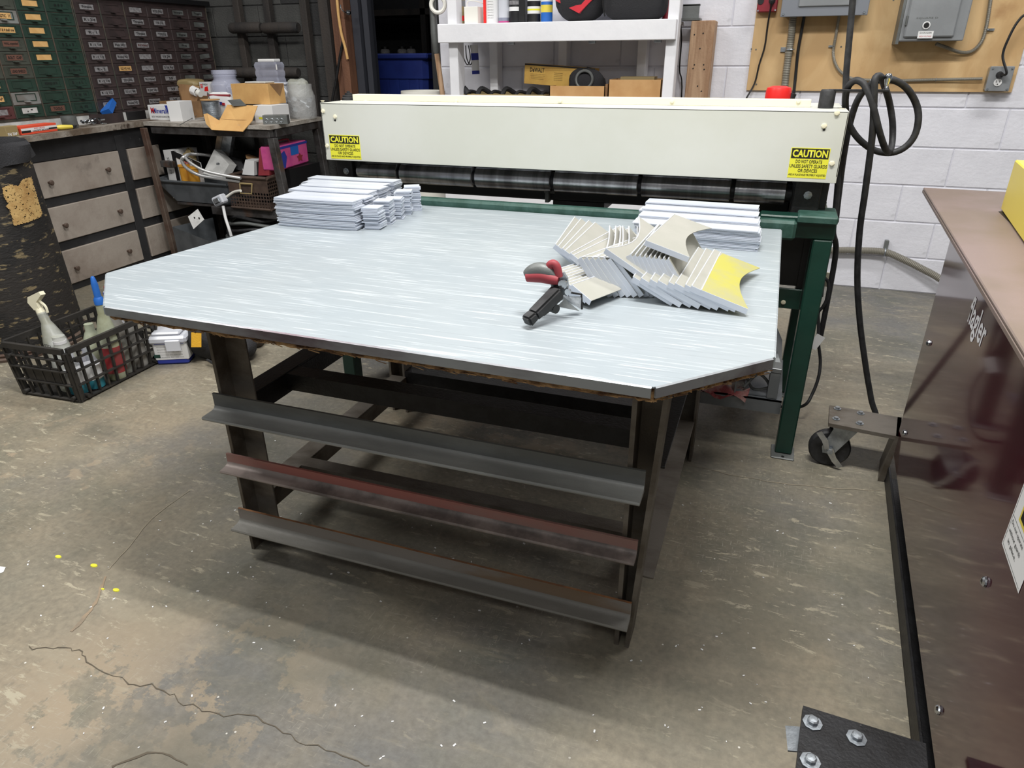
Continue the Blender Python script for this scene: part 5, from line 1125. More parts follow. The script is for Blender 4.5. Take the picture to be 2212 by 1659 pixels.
tote('long grey plastic tray full of wires under the steel bench','plastic_tray',[Vector((-3.72,3.50,.508)),Vector((-3.16,3.50,.508)),Vector((-3.04,3.82,.53)),Vector((-3.72,3.82,.53))],[Vector((-3.60,3.52,ZS2+.005)),Vector((-3.16,3.52,ZS2+.005)),Vector((-3.14,3.76,ZS2+.005)),Vector((-3.6,3.76,ZS2+.005))],'tote_grey')
bk=thing('wire_basket','brown perforated metal basket under the steel bench','basket',(-2.9,3.7,ZS2))
FL,FR,BR,BL_=Vector((-3.12,3.47,0)),Vector((-2.82,3.46,0)),Vector((-2.90,4.0,0)),Vector((-3.15,4.0,0))
zb,ztp=ZS2+.004,.565
def perf(A,B,z0,z1,par,solid=.45,name='perforated_side'):
    """wall of honeycomb-drilled metal: solid band on top, hex holes below"""
    e=(B-A); L_=e.length; e.normalize(); n=e.cross(Z_); mb=MB(); H=(z1-z0); zs=z1-H*solid
    mb.add([A+Z_*zs,B+Z_*zs,B+Z_*z1,A+Z_*z1],[(0,1,2,3)]); pitch=.021; rh=.0075; rows=max(1,int((zs-z0)/(pitch*.87))); ph_=(zs-z0)/rows; cols=max(1,int(L_/pitch)); pw=L_/cols
    for r_ in range(rows):
        for c_ in range(cols):
            s0=c_*pw; c=Vector((s0+pw/2,z0+ph_*(r_+.5),0)); out=[]; inn_=[]
            for k in range(8):
                a=math.pi/8+k*math.pi/4; inn_.append(A+e*(c.x+rh*math.cos(a)*(1 if 1 else 0))+Z_*(c.y+rh*math.sin(a)))
            for (x,y) in ((pw/2,.2*ph_),(.2*pw,ph_/2),(-.2*pw,ph_/2),(-pw/2,.2*ph_),(-pw/2,-.2*ph_),(-.2*pw,-ph_/2),(.2*pw,-ph_/2),(pw/2,-.2*ph_)): out.append(A+e*(c.x+x)+Z_*(c.y+y))
            mb.add(inn_+out,[(k,(k+1)%8,8+(k+1)%8,8+k) for k in range(8)])
            for ia,ib,cx_,cy_ in ((0,1,pw/2,ph_/2),(2,3,-pw/2,ph_/2),(4,5,-pw/2,-ph_/2),(6,7,pw/2,-ph_/2)): mb.add([out[ia],out[ib],A+e*(c.x+cx_)+Z_*(c.y+cy_)],[(0,1,2)])
    return mb.obj(name,'basket',par)
perf(FL,FR,zb,ztp,bk); perf(FR,BR,zb,ztp,bk,.12); MB().box(-3.14,-2.83,3.48,4.0,zb,zb+.004).obj('base','basket',bk)
mb=MB()
for z,r_ in ((ztp,.011),(zb+.002,.008)):
    for p,q in ((FL,FR),(FR,BR),(BR,BL_),(BL_,FL)): mb.tube([p+Z_*z,q+Z_*z],r_,6)
mb.obj('rolled_rim','basket',bk,True)
hc=(FL+FR)/2; mb=MB(); mb.tube([hc+Vector((-.045,-.01,.53)),hc+Vector((.045,-.01,.53))],.006,6); mb.tube([hc+Vector((-.045,-.012,.53)),hc+Vector((-.04,-.025,.475)),hc+Vector((.04,-.025,.475)),hc+Vector((.045,-.012,.53))],.004,6); mb.obj('drop_handle','khaki',bk,True)
# contents of tray
c,A,B,e,n=carton('white and black carton with red EXIT print standing in grey tray','exit_sign_box',(-3.67,3.56),(-3.60,3.55),.2,ZS2+.012,.30,'paper')
text('EXIT',c,'ink_red',A+e*.035-n*.001+Z_*(ZS2+.07),Z_,-e,.06,.03,bold=.02); text('CE SERIES',c,'ink',A+e*.035-n*.001+Z_*(ZS2+.22),Z_,-e,.1,.02)
s=Vector((-3.595,3.55,0)); MB().box(-3.598,-3.575,3.552,3.57,ZS2+.02,ZS2+.31).obj('black_edge','black',c)
mb=MB(); P=[Vector((-3.575,3.56,ZS2+.02)),Vector((-3.42,3.60,ZS2+.02)),Vector((-3.42,3.60,ZS2+.24)),Vector((-3.575,3.56,ZS2+.31))]; mb.add(P,[(0,1,2,3)]); bmesh.ops.solidify(mb.bm,geom=mb.bm.faces[:],thickness=.01); mb.obj('side_face','paper',c)
mb=MB(); P=[p-Y_*.002 for p in (Vector((-3.575,3.555,ZS2+.275)),Vector((-3.42,3.595,ZS2+.205)),Vector((-3.42,3.595,ZS2+.24)),Vector((-3.575,3.555,ZS2+.31)))]; mb.add(P,[(0,1,2,3)]); mb.obj('black_band','black',c)
text('EXIT',c,'ink_red',(-3.52,3.568,ZS2+.235),Vector((-1,-.2,.3)),Vector((-.3,0,-1)),.045,.028,bold=.02); text('Current',c,'paper',(-3.5,3.572,ZS2+.262),Vector((-1,-.25,.45)),Vector((-.4,0,-1)),.07,.014)
p=at(410,375,y=3.55); c=thing('prescription_bottle','pair of amber plastic bottles in the grey tray','bottle',(p.x,3.55,ZS2+.1)); 
for dx_,dz in ((-.035,0),(.03,-.01)): lathe_obj('bottle',[(.03,0),(.032,.01),(.032,.09),(.036,.092),(.036,.105)],(p.x+dx_,3.55,p.z-.05+dz),'amber',c,16)
c=thing('work_glove','soiled tan fabric glove stuffed in the grey tray','glove',(p.x,3.62,p.z)); q=at(408,345,y=3.62); blobmesh((q.x,3.64,q.z-.05),.035,.03,.055,41,noise=.15).obj('glove','khaki',c,True)
mb=MB(); mb.tube(spline([(q.x+.02,3.6,q.z-.04),(q.x+.05,3.6,q.z-.02),(q.x+.06,3.6,q.z-.06)]),.004); mb.tube(spline([(q.x+.03,3.6,q.z-.05),(q.x+.065,3.6,q.z-.03),(q.x+.05,3.6,q.z-.08)]),.004); mb.obj('wires','orange',c,True)
p0=[at(u,v,y=3.47) for u,v in ((520,392),(470,385),(430,378),(402,362),(393,346),(400,338))]; p0+= [at(415,333,y=3.6),at(460,337,y=3.68),at(510,350,y=3.7),at(530,375,y=3.66)]
flex('thick coil of white spiral armoured cable looping out of the grey tray',p0,.011,'armour',nm='armoured_cable'); 
p0=[at(u,v,y=3.45) for u,v in ((520,385),(480,378),(440,368),(412,352),(400,340))]
flex('second inner loop of white spiral armoured cable in the grey tray',p0,.0095,'armour',nm='armoured_cable')
def quadbox(lab,nm,P,th,m,cat='box',dirv=Y_):
    c=thing(nm,lab,cat,tuple(P[3])); mb=MB(); P=[Vector(p) for p in P]; Q=[p+dirv*th for p in P]; mb.add(P+Q,[(0,1,2,3),(7,6,5,4),(0,4,5,1),(1,5,6,2),(2,6,7,3),(3,7,4,0)]); mb.obj('body',m,c); return c
y=3.56; P=[at(463,322,y=3.62),at(495,355,y=3.6),at(478,385,y=3.5),at(438,375,y=3.52)]
c=quadbox('tilted beige metal enclosure with a round lock in the grey tray','enclosure',P,.06,'paper2',dirv=Vector((.1,.95,-.2)).normalized()); ce=P[0].lerp(P[2],.52); MB().cyl(ce-Y_*.004,ce+Y_*.006,.009).obj('lock','zinc',c,True)
c=quadbox('dark folded flap standing behind the beige enclosure','dark_flap',[at(458,325,y=3.7),at(520,345,y=3.7),at(532,372,y=3.66),at(492,360,y=3.66)],.01,'black_rub')
# basket contents
zf=ZS2+.02
c=quadbox('white face of an open wooden box in brown basket','small_box',[at(530,345,y=3.56),at(549,348,y=3.56),at(549,379,y=3.55),at(523,377,y=3.55)],.12,'paper'); 
MB().box(at(550,350,y=3.58).x,at(563,350,y=3.58).x,3.58,3.7,zf,at(550,350,y=3.58).z).obj('dark_inside','black',c)
c=quadbox('brown wooden lid tilted over the white box in basket','wooden_lid',[at(530,334,y=3.64),at(562,345,y=3.64),at(562,352,y=3.60),at(532,342,y=3.60)],.03,'cardboard_d')
c=quadbox('dusky red upright box in brown basket','red_case',[at(560,320,y=3.56),at(580,324,y=3.56),at(582,379,y=3.55),at(558,379,y=3.55)],.16,'dull_red')
a=at(600,382,y=3.62); c=thing('lunch_box','pink printed tin lunch box behind the right bench leg','lunch box',(-2.75,3.8,.6))
A=at(604,369,y=3.56); B=at(668,350,y=3.95); zt_=at(602,318,y=3.56).z; A.z=B.z=min(A.z,B.z)+.0; e=(B-A).normalized(); n=Vector((-e.y,e.x,0)); hL=zt_-A.z
Mx=Matrix(((e.x,n.x,0,A.x),(e.y,n.y,0,A.y),(0,0,1,A.z),(0,0,0,1))); Lb=(B-A).length
MB().box(0,Lb,0,.11,0,hL,.008,Mx).obj('tin','lunch_pink',c)
def lbq(nm,m,s0,s1,z0,z1,d_=.001):
    mb=MB(); mb.add([A-n*d_+e*s0+Z_*z0,A-n*d_+e*s1+Z_*z0,A-n*d_+e*s1+Z_*z1,A-n*d_+e*s0+Z_*z1],[(0,1,2,3)]); return mb.obj(nm,m,c)
lbq('blue_trim','ink_blue',0,Lb,hL*.86,hL*.96); lbq('blue_square','blue',Lb*.42,Lb*.68,hL*.5,hL*.86,.0014); 
mb=MB(); st_=[]; 
for k in range(10):
    a=math.pi/2+k*math.pi/5; rr_=(.03 if k%2==0 else .016); st_.append(A-n*.0018+e*(Lb*.7+rr_*1.5*math.cos(a))+Z_*(hL*.33+rr_*math.sin(a)))
mb.add(st_,[tuple(range(10))]); mb.obj('star_print','dull_red',c)
mb=MB(); mb.add([A-n*.0016+e*(Lb*x)+Z_*(hL*z) for x,z in ((.1,.1),(.2,.06),(.28,.5),(.22,.78),(.12,.7),(.08,.45))],[tuple(range(6))]); mb.obj('purple_print','ink_blue',c)
MB().tube(spline([A+e*(Lb*.2)+n*.05+Z_*hL,A+e*(Lb*.25)+n*.05+Z_*(hL+.02),A+e*(Lb*.6)+n*.05+Z_*(hL+.02),A+e*(Lb*.65)+n*.05+Z_*hL]),.005).obj('handle','dull_red',c,True)
single('box_stack',MB().box(-2.98,-2.80,3.66,3.98,zb+.01,A.z-.002),'black','black carton in the basket carrying the pink lunch box','box',(-2.9,3.8,zb))
# metal outlet box dangling with white cable
a=at(475,432,y=3.44); c=thing('work_box','clear plastic and metal work box hanging from the basket edge','outlet box',a); MB().cbox(a,.085,.05,.055,.008,rot=(0,R(-22),0)).obj('box','clear_lid',c); MB().cbox(a-Vector((0,.02,0)),.05,.03,.03,.004,rot=(0,R(-22),0)).obj('switch','zinc',c)
pts=[at(482,445,y=3.44),at(487,470,y=3.42),at(495,495,y=3.40),at(500,512,y=3.40)]; pts.append(Vector((pts[-1].x+.02,3.4,.02))); single('white_cable',MB().tube(spline(pts),.009,8),'paper','white cable dropping from the hanging work box','cable',pts[0],True)
pts=[at(490,425,y=3.46),at(505,415,y=3.46),at(520,412,y=3.44)]; single('white_cable',MB().tube(spline(pts),.008,8),'white_plastic','short white cable tail leading from work box into basket','cable',pts[0],True)
# floor-level clutter under bench: tray with coils
c=thing('cable_coil','large coil of black spiral cable on floor under steel bench','cable coil',(-3.05,3.35,0))
for k in range(8):
    r0=.265-.012*k; P=[]
    for i in range(40):
        a=2*math.pi*i/39; P.append((-3.06+r0*math.cos(a),3.62+.75*r0*math.sin(a),.06+.035*k+.012*math.sin(a*3+k)))
    MB().tube(P,.0105,8,False).obj('cable_turn','black_rub' if k%3 else 'rail_grey',c,True)
A=at(372,490,y=3.3); B=at(455,522,y=3.15); Cc=at(374,560,y=3.3)
c=thing('metal_tray','grey sheet-metal tray on floor in front of the rusty bench leg','tray',(A.x,3.3,0)); mb=MB(); a0=Vector((A.x,3.3,A.z)); b0=Vector((B.x,3.15,B.z)); P=[a0,b0,Vector((b0.x,3.15,0)),Vector((a0.x,3.3,0))]; Q=[p+Vector((.05,.3,0)) for p in P]; mb.add(P+Q,[(0,1,2,3),(1,5,6,2),(0,3,7,4),(3,2,6,7)]); bmesh.ops.solidify(mb.bm,geom=mb.bm.faces[:],thickness=.004); mb.obj('tray','tote_grey',c)
P=[at(406,468,y=3.36),at(426,452,y=3.4),at(440,475,y=3.36),at(418,495,y=3.32)]; c=quadbox('grey carton label card standing behind the metal tray','carton_label',P,.006,'paper2'); ce=P[0].lerp(P[2],.45); 
for k in range(4): MB().cbox(ce+Vector((-.02+.018*k,-.002,.012*(k%2)-.01)),.01,.001,.012).obj('printed_mark','ink',c)
for (pp,rr3,lab) in (((( -2.75,3.42,.3),(-2.95,3.45,.22),(-3.1,3.42,.12),(-3.2,3.3,.05)),.006,'thin black cord trailing down under basket'),(((-2.7,3.44,.26),(-2.95,3.40,.17),(-3.05,3.5,.12)),.005,'brown cord trailing under the basket shelf')):
    single('loose_cord',MB().tube(spline(pp),rr3,6),'black' if 'black' in lab else 'dull_red',lab,'cord',pp[0],True)
# rack standing against the dark wall
rk=thing('pipe_rack','dark steel ladder rack with round rollers against dark block wall','rack',(-3.3,4.4,0)); yr=4.40
for u,u2 in ((500,512),(568,575),(648,655)):
    a=at((u+u2)/2,0,y=yr); MB().box(a.x-.025,a.x+.025,yr,yr+.05,0,2.3,.004).obj('upright','soot_wood',rk)
for v in (61,157):
    for (u0,u1) in ((498,565),(568,645)):
        a=at(u0,v,y=yr-.04);b_=at(u1,v,y=yr-.04); MB().lathe([(.0,0),(.028,0),(.034,.012),(.034,b_.x-a.x-.012),(.028,b_.x-a.x),(0,b_.x-a.x)],(a.x,yr-.04,a.z),18,Matrix.Rotation(R(90),4,'Y')).obj('roller','soot_wood',rk,True)
# ================= DRUM, CRATE, FLOOR ITEMS =================
dr=thing('fibre_drum','tall scratched black fibre drum with torn tan label at left','drum',(-3.27,2.08,0))
lathe_obj('rim',[(.285,0),(.287,.012),(.278,.02),(.283,.03),(.274,.036)],(-3.27,2.08,0),'bench_rust',dr,40)
lathe_obj('body',[(.27,.02),(.268,.1),(.250,.84),(.245,.86),(.24,.86),(.24,.5)],(-3.27,2.08,0),'drum',dr,48)
# torn label: patch on the cylinder with ragged outline
mb=MB(); rnd=random.Random(11)
def onc(u,v,r_=.2615):
    d=RT*((u-CW/2)/CF)+UP*(-(v-CH/2)/CF)+FW; ox,oy=CP.x+3.27,CP.y-2.08; a=d.x*d.x+d.y*d.y; b=2*(ox*d.x+oy*d.y); c=ox*ox+oy*oy-r_*r_; q=max(0,b*b-4*a*c); t=(-b-math.sqrt(q))/(2*a); return CP+d*t
NU,NV=26,30
def inside(u,v):
    # polygon of the label
    poly=[(5,406),(22,398),(40,402),(48,388),(68,382),(72,396),(82,430),(92,462),(85,470),(60,480),(30,488),(26,470),(20,452),(12,446),(18,440),(8,425)]
    c=False; j=len(poly)-1
    for i in range(len(poly)):
        xi,yi=poly[i]; xj,yj=poly[j]
        if ((yi>v)!=(yj>v)) and (u<(xj-xi)*(v-yi)/(yj-yi)+xi): c=not c
        j=i
    return c
for i in range(60):
    for j in range(66):
        u=3+i*1.6; v=380+j*1.7
        if inside(u+.8,v+.8) and rnd.random()>.03+.3*(math.sin(u*.31+v*.17)*math.sin(v*.23-u*.11)>.62):
            mb.add([onc(u,v+1.7),onc(u+1.6,v+1.7),onc(u+1.6,v),onc(u,v)],[(0,1,2,3)])
mb.obj('torn_label','old_label',dr)
# black bag liner rolled over the top
mb=MB(); n=40; rings=[]
prof=[(.21,.70),(.228,.84),(.240,.885),(.252,.90),(.262,.885),(.262,.85),(.260,.825)]
for k,(r_,z) in enumerate(prof):
    ring=[]
    for j in range(n):
        a=2*math.pi*j/n; dr_=.010*math.sin(7*a+k)+.006*math.sin(13*a); droop=0
        if k>=5: droop=-.075*max(0,math.cos(a-R(-30)))**14-.01*max(0,math.sin(3*a))
        ring.append(mb.bm.verts.new((-3.27+(r_+dr_)*math.cos(a),2.08+(r_+dr_)*math.sin(a),z+droop*(1 if k==6 else .5))))
    rings.append(ring)
for r1,r2 in zip(rings,rings[1:]):
    for j in range(n): mb.bm.faces.new((r1[j],r1[(j+1)%n],r2[(j+1)%n],r2[j]))
mb.obj('bag_liner','fabric_black',dr,True)
# crate
cr=thing('bottle_crate','black slatted plastic crate of cleaning bottles on the floor','crate',(-2.58,1.87,0))
B_=[Vector((-2.705,1.675,0)),Vector((-2.43,1.69,0)),Vector((-2.445,2.09,0)),Vector((-2.715,2.075,0))]
T_=[Vector((-2.715,1.655,.262)),Vector((-2.435,1.675,.228)),Vector((-2.455,2.10,.240)),Vector((-2.725,2.09,.265))]
zav=.25
ce=sum(B_,Vector())/4
T_=[ce+(Vector((p.x,p.y,0))-ce)*1.08+Z_*.225 for p in B_]
for k in range(4):
    b0,b1,t0,t1=B_[k],B_[(k+1)%4],T_[k],T_[(k+1)%4]; L_=(b1-b0).length; nv=9 if L_>.35 else 6; mb=MB(); rs=.0045
    g=lambda s,h:(b0.lerp(b1,s)).lerp(t0.lerp(t1,s),h)
    nrm=(b1-b0).cross(Z_).normalized()
    def barq(a,b_,w_,d_):
        dd=(b_-a).normalized(); sd=dd.cross(nrm).normalized()*w_; dn=nrm*d_; vs=[a-sd,a+sd,b_+sd,b_-sd]; vs=vs+[p+dn for p in vs]; mb.add(vs,[(3,2,1,0),(4,5,6,7),(0,1,5,4),(1,2,6,5),(2,3,7,6),(3,0,4,7)])
    for i in range(nv+1):
        s=i/nv; barq(g(s,.0),g(s,.95),.004 if 0<i<nv else .014,.010)
    for h in (.04,.32,.58,.80): barq(g(0,h),g(1,h),.0025,.016)
    if nv==6:
        a,b_,c_,d_=g(.22,.34),g(.80,.34),g(.80,.62),g(.22,.62); mb.add([a,b_,c_,d_,a+nrm*.008,b_+nrm*.008,c_+nrm*.008,d_+nrm*.008],[(3,2,1,0),(4,5,6,7),(0,1,5,4),(1,2,6,5),(2,3,7,6),(3,0,4,7)])
    mb.obj('lattice_side','crate',cr)
    mb=MB(); up1=g(0,.93)+nrm*.006; up2=g(1,.93)+nrm*.006; tp=Z_*.022
    vs=[up1-nrm*.004,up2-nrm*.004,up2-nrm*.004+tp,up1-nrm*.004+tp,up1+nrm*.01,up2+nrm*.01,up2+nrm*.01+tp,up1+nrm*.01+tp]; mb.add(vs,[(3,2,1,0),(4,5,6,7),(0,1,5,4),(1,2,6,5),(2,3,7,6),(3,0,4,7)]); mb.obj('rim','crate',cr)
    for s in (.06,.94):
        for h in (.08,.78): MB().cyl(g(s,h),g(s,h)+nrm*.022,.009,n=10).obj('stacking_peg','crate',cr,True)
mb=MB(); vs=[ce+(p-ce)*1.03 for p in B_]; vs=vs+[p+Z_*.006 for p in vs]; mb.add(vs,[(3,2,1,0),(4,5,6,7),(0,1,5,4),(1,2,6,5),(2,3,7,6),(3,0,4,7)]); mb.obj('base','crate',cr)
def bottle(lab,base,top,r_,m,nm='spray_bottle',fill=None,neck=.35,label=None,cat='bottle'):
    base=Vector(base);top=Vector(top); ax=(top-base); H=ax.length; q=Z_.rotation_difference(ax.normalized()).to_matrix().to_4x4(); c=thing(nm,lab,cat,base)
    MB().lathe([(r_*.9,0),(r_,.008),(r_,H*.5),(r_*.92,H*.6),(r_*.55,H*.8),(r_*neck,H*.86),(r_*neck,H)],base,20,q).obj('body',m,c,True)
    if fill: MB().lathe([(r_*1.004,.004),(r_*1.004,H*fill)],base,20,q).obj('liquid','liquid',c,True)
    if label: MB().lathe([(r_*1.012,H*.1),(r_*1.012,H*.45)],base,20,q).obj('label',label,c,True)
    return c,q,H
def trigger(c,p,ax,m,s=1,face=Vector((1,0,0))):
    p=Vector(p); ax=Vector(ax).normalized(); sd=(face-ax*face.dot(ax)).normalized(); mb=MB(); mb.cyl(p,p+ax*.018*s,.014*s,.012*s,14); mb.obj('collar',m,c,True)
    mb=MB(); h=p+ax*.018*s
    P=[h-sd*.012*s,h+ax*.03*s-sd*.022*s,h+ax*.045*s-sd*.01*s,h+ax*.045*s+sd*.045*s,h+ax*.033*s+sd*.047*s,h+ax*.02*s+sd*.012*s,h+sd*.010*s]; t_=sd.cross(ax)*.009*s
    n=len(P); mb.add([q-t_ for q in P]+[q+t_ for q in P],[tuple(range(n))[::-1],tuple(range(n,2*n))]+[(i,(i+1)%n,n+(i+1)%n,n+i) for i in range(n)]); mb.obj('spray_head',m,c)
    MB().tube(spline([h+ax*.025*s+sd*.015*s,h+ax*.0*s+sd*.03*s,h-ax*.022*s+sd*.026*s]),.004*s,6).obj('trigger',m,c,True)
# tall blue-top bottle with red label
c,q,H=bottle('upright spray bottle with red label and blue nozzle in crate',(-2.40,1.88,.008) if 0 else (-2.47,1.90,.008),(-2.455,1.90,.335),.042,'bottle_dirty',label='label_red',neck=.4)
lathe_obj('collar',[(.019,0),(.019,.02),(.014,.03)],(-2.455,1.90,.332),'blue',c,16); lathe_obj('nozzle',[(.013,0),(.0125,.06),(.008,.085),(.005,.09),(0,.091)],(-2.455,1.90,.355),'blue',c,16)
c,q,H=bottle('leaning spray bottle with cream trigger head in crate',(-2.60,1.80,.03),(-2.705,1.83,.29),.045,'frost',neck=.4)
trigger(c,(-2.705,1.83,.285),(-.35,.05,.8),'cream_plastic',1.25,Vector((1,.1,.2)))
MB().lathe([(.021,0),(.021,.012)],(-2.655,1.815,.165),16,q).obj('neck_label','paper',c,True)
text('STD',c,'ink',Vector((-2.645,1.772,.175)),X_,Z_,.035,.012,bold=.02)
c,q,H=bottle('grey capped squat bottle leaning at back of crate',(-2.53,1.98,.06),(-2.475,1.97,.27),.043,'bottle_grey',neck=.5); MB().lathe([(.024,0),(.024,.02),(.02,.022)],(-2.475,1.97,.268),16,q).obj('cap','rail_grey',c,True)
c,q,H=bottle('squeeze bottle with red cap and white curved spout behind crate bottles',(-2.555,2.03,.05),(-2.555,2.03,.335),.03,'clear_lid',neck=.6); lathe_obj('collar',[(.02,0),(.02,.014)],(-2.555,2.03,.318),'ink_blue',c,14); lathe_obj('cap',[(.014,0),(.012,.022),(.006,.026)],(-2.555,2.03,.335),'dk_red',c,14)
MB().tube(spline([(-2.555,2.03,.36),(-2.55,2.03,.385),(-2.525,2.02,.39),(-2.49,2.01,.375),(-2.47,2.0,.35)]),.004,8).obj('spout','paper',c,True)
c,q,H=bottle('clear spray bottle with white collar low in the crate front',(-2.55,1.76,.01),(-2.55,1.76,.235),.05,'frost',neck=.45); lathe_obj('collar',[(.024,0),(.024,.012)],(-2.55,1.76,.205),'paper',c,16)
for x,y,l in ((-2.49,1.74,'bottle of teal cleaning liquid at near corner of crate'),(-2.475,1.80,'second bottle of teal liquid behind the corner one in crate')):
    c,q,H=bottle(l,(x,y,.008),(x,y,.19),.035,'clear',fill=.5,neck=.4); MB().lathe([(.0358,.05),(.0358,.11)],(x,y,0),20).obj('label','paper',c,True)
c,q,H=bottle('grey bottle with faded black lettering at far end of crate',(-2.48,2.03,.008),(-2.48,2.03,.19),.036,'bottle_grey',neck=.4); text('MEDA',c,'ink',(-2.47,1.992,.13),X_,Z_,.045,.02,bold=.03)
c,q,H=bottle('dusty clear bottle in the middle of the crate',(-2.48,1.965,.008),(-2.48,1.965,.2),.034,'frost',neck=.4)
c,q,H=bottle('dusty olive bottle at back left of the crate',(-2.62,1.95,.008),(-2.62,1.95,.21),.045,'bottle_dirty',neck=.4)
# galvanised sheet box behind crate
a=at(303,688,y=2.42); b_=at(480,700,y=2.50)
c=thing('sheet_metal_box','dull galvanised sheet-metal box with marker scribble behind the crate','metal box',((a.x+b_.x)/2,2.6,0)); P0=at(310,742,z=.0); P1=at(478,740,z=.0); x0,x1=-2.68,-2.30
mb=MB(); mb.box(x0,x1,2.40,2.75,.0,.24,.003); mb.obj('box','sheet_grey',c)
MB().tube(spline([(x0+.03,2.398,.17),(x0+.05,2.398,.15),(x0+.055,2.398,.18),(x0+.075,2.398,.14),(x0+.085,2.398,.17),(x0+.1,2.398,.16),(x0+.115,2.398,.175),(x0+.13,2.398,.155),(x0+.15,2.398,.17)],4),.0012,4).obj('marker_scribble','ink',c)
# white lidded tub
P=[Vector((-2.425,2.055,0)),Vector((-2.29,2.12,0))]; e=(P[1]-P[0]).normalized(); n=Vector((-e.y,e.x,0)); Mx=Matrix(((e.x,n.x,0,P[0].x),(e.y,n.y,0,P[0].y),(0,0,1,0),(0,0,0,1)))
c=thing('lidded_tub','small white and blue plastic tub with clear flip lid beside crate','tub',(-2.36,2.14,0)); Lw=(P[1]-P[0]).length
MB().box(.006,Lw-.006,.006,.11,0,.105,.008,Mx).obj('body','ink_blue',c); MB().box(.004,Lw-.002,.004,.112,.02,.10,.006,Mx).obj('label','paper',c); MB().box(-.006,Lw+.006,-.008,.12,.10,.135,.01,Mx).obj('lid','clear_lid',c); MB().box(.01,Lw-.02,.005,.11,.135,.150,.006,Mx).obj('lid_top','clear_lid',c)
MB().box(Lw*.45,Lw-.02,-.016,-.006,.07,.12,.003,Mx).obj('latch','clear_lid',c)
Mt=lambda s,z:Mx@Vector((s,.0025,z))
for k in range(5): text('directions for use only on surfaces'[:30-2*k],c,'ink',Mt(Lw*.5,.085-.012*k),e,Z_,Lw*.7,.004)
MB().box(.004,Lw*.2,.003,.005,.035,.05,.0005,Mx).obj('green_band','green_dusty',c)
# black tool bag
c=thing('tool_bag','slumped black tool bag with yellow panels on the floor behind left leg','bag',(-2.12,2.28,0))
mb=MB(); Bp=[(-2.30,2.13),(-2.02,2.20),(-1.93,2.36),(-2.2,2.40)]; Tp=[(-2.24,2.25,.15),(-2.10,2.27,.12),(-2.0,2.33,.09),(-2.2,2.33,.14)]
blobmesh((-2.20,2.24,0),.17,.10,.06,17,noise=.07,pw=2.2).obj('body','fabric_black',c,True); blobmesh((-2.26,2.21,.02),.085,.085,.085,19,noise=.06,pw=1.9).obj('top_flap','fabric_black',c,True)
for (u0,v0,u1,v1,w_,yq) in ((424,718,424,750,22,2.125),(486,722,506,733,14,2.17)):
    A=at(u0-w_/2,v0,y=yq);B=at(u0+w_/2,v0,y=yq);C_=at(u1+w_/2,v1,y=yq-.02);D=at(u1-w_/2,v1,y=yq-.02); mb=MB(); mb.add([A,D,C_,B],[(0,1,2,3)]); bmesh.ops.solidify(mb.bm,geom=mb.bm.faces[:],thickness=.012); mb.obj('yellow_panel','fabric_yellow',c)
MB().tube(spline([(-2.2,2.13,.03),(-2.12,2.12,.02),(-2.06,2.18,.04),(-2.1,2.22,.1)]),.006,6).obj('strap','black_rub',c,True)
c=thing('pipe_elbow','dark iron pipe with elbow lying on floor behind tool bag','pipe',(-2.2,2.45,0)); mb=MB(); a=at(500,728,z=.022); b_=at(555,741,z=.022); d_=at(574,724,z=.022)
mb.tube([a,a.lerp(b_,.7)],.017,12); mb.obj('pipe','dark_pipe',c,True); mb=MB(); mb.tube(spline([a.lerp(b_,.68),b_,b_.lerp(d_,.4)+Vector((.0,.0,0)),d_]),.021,12); mb.cyl(a.lerp(b_,.66),a.lerp(b_,.74),.026,n=12); mb.obj('elbow','dark_pipe',c,True)
p=at(588,722,z=.01); single('lighter',MB().cyl((p.x,p.y,.008),(p.x+.012,p.y-.03,.008),.008),'lunch_pink','tiny pink and black object lying on floor beyond left leg','marker',(p.x,p.y,0),True)
c=thing('scrap_wood','flat brown wood scrap lying behind the iron pipe','wood',(-2.2,2.6,0)); a=at(520,715,z=.02); MB().cbox((a.x,a.y+.05,.011),.25,.09,.022,.002,rot=(0,0,R(12))).obj('scrap','raw_wood',c)
a=at(0,1234,z=0); mb=MB(); pp=[(a.x-.08,a.y),(a.x,a.y-.018),(a.x+.013,a.y+.0),(a.x-.0,a.y+.016)]; mb.prism(pp,.0006,Matrix.Translation((0,0,.0008))); single('paper_scrap',mb,'paper','white torn paper corner on the floor at left edge','paper',(a.x,a.y,0))
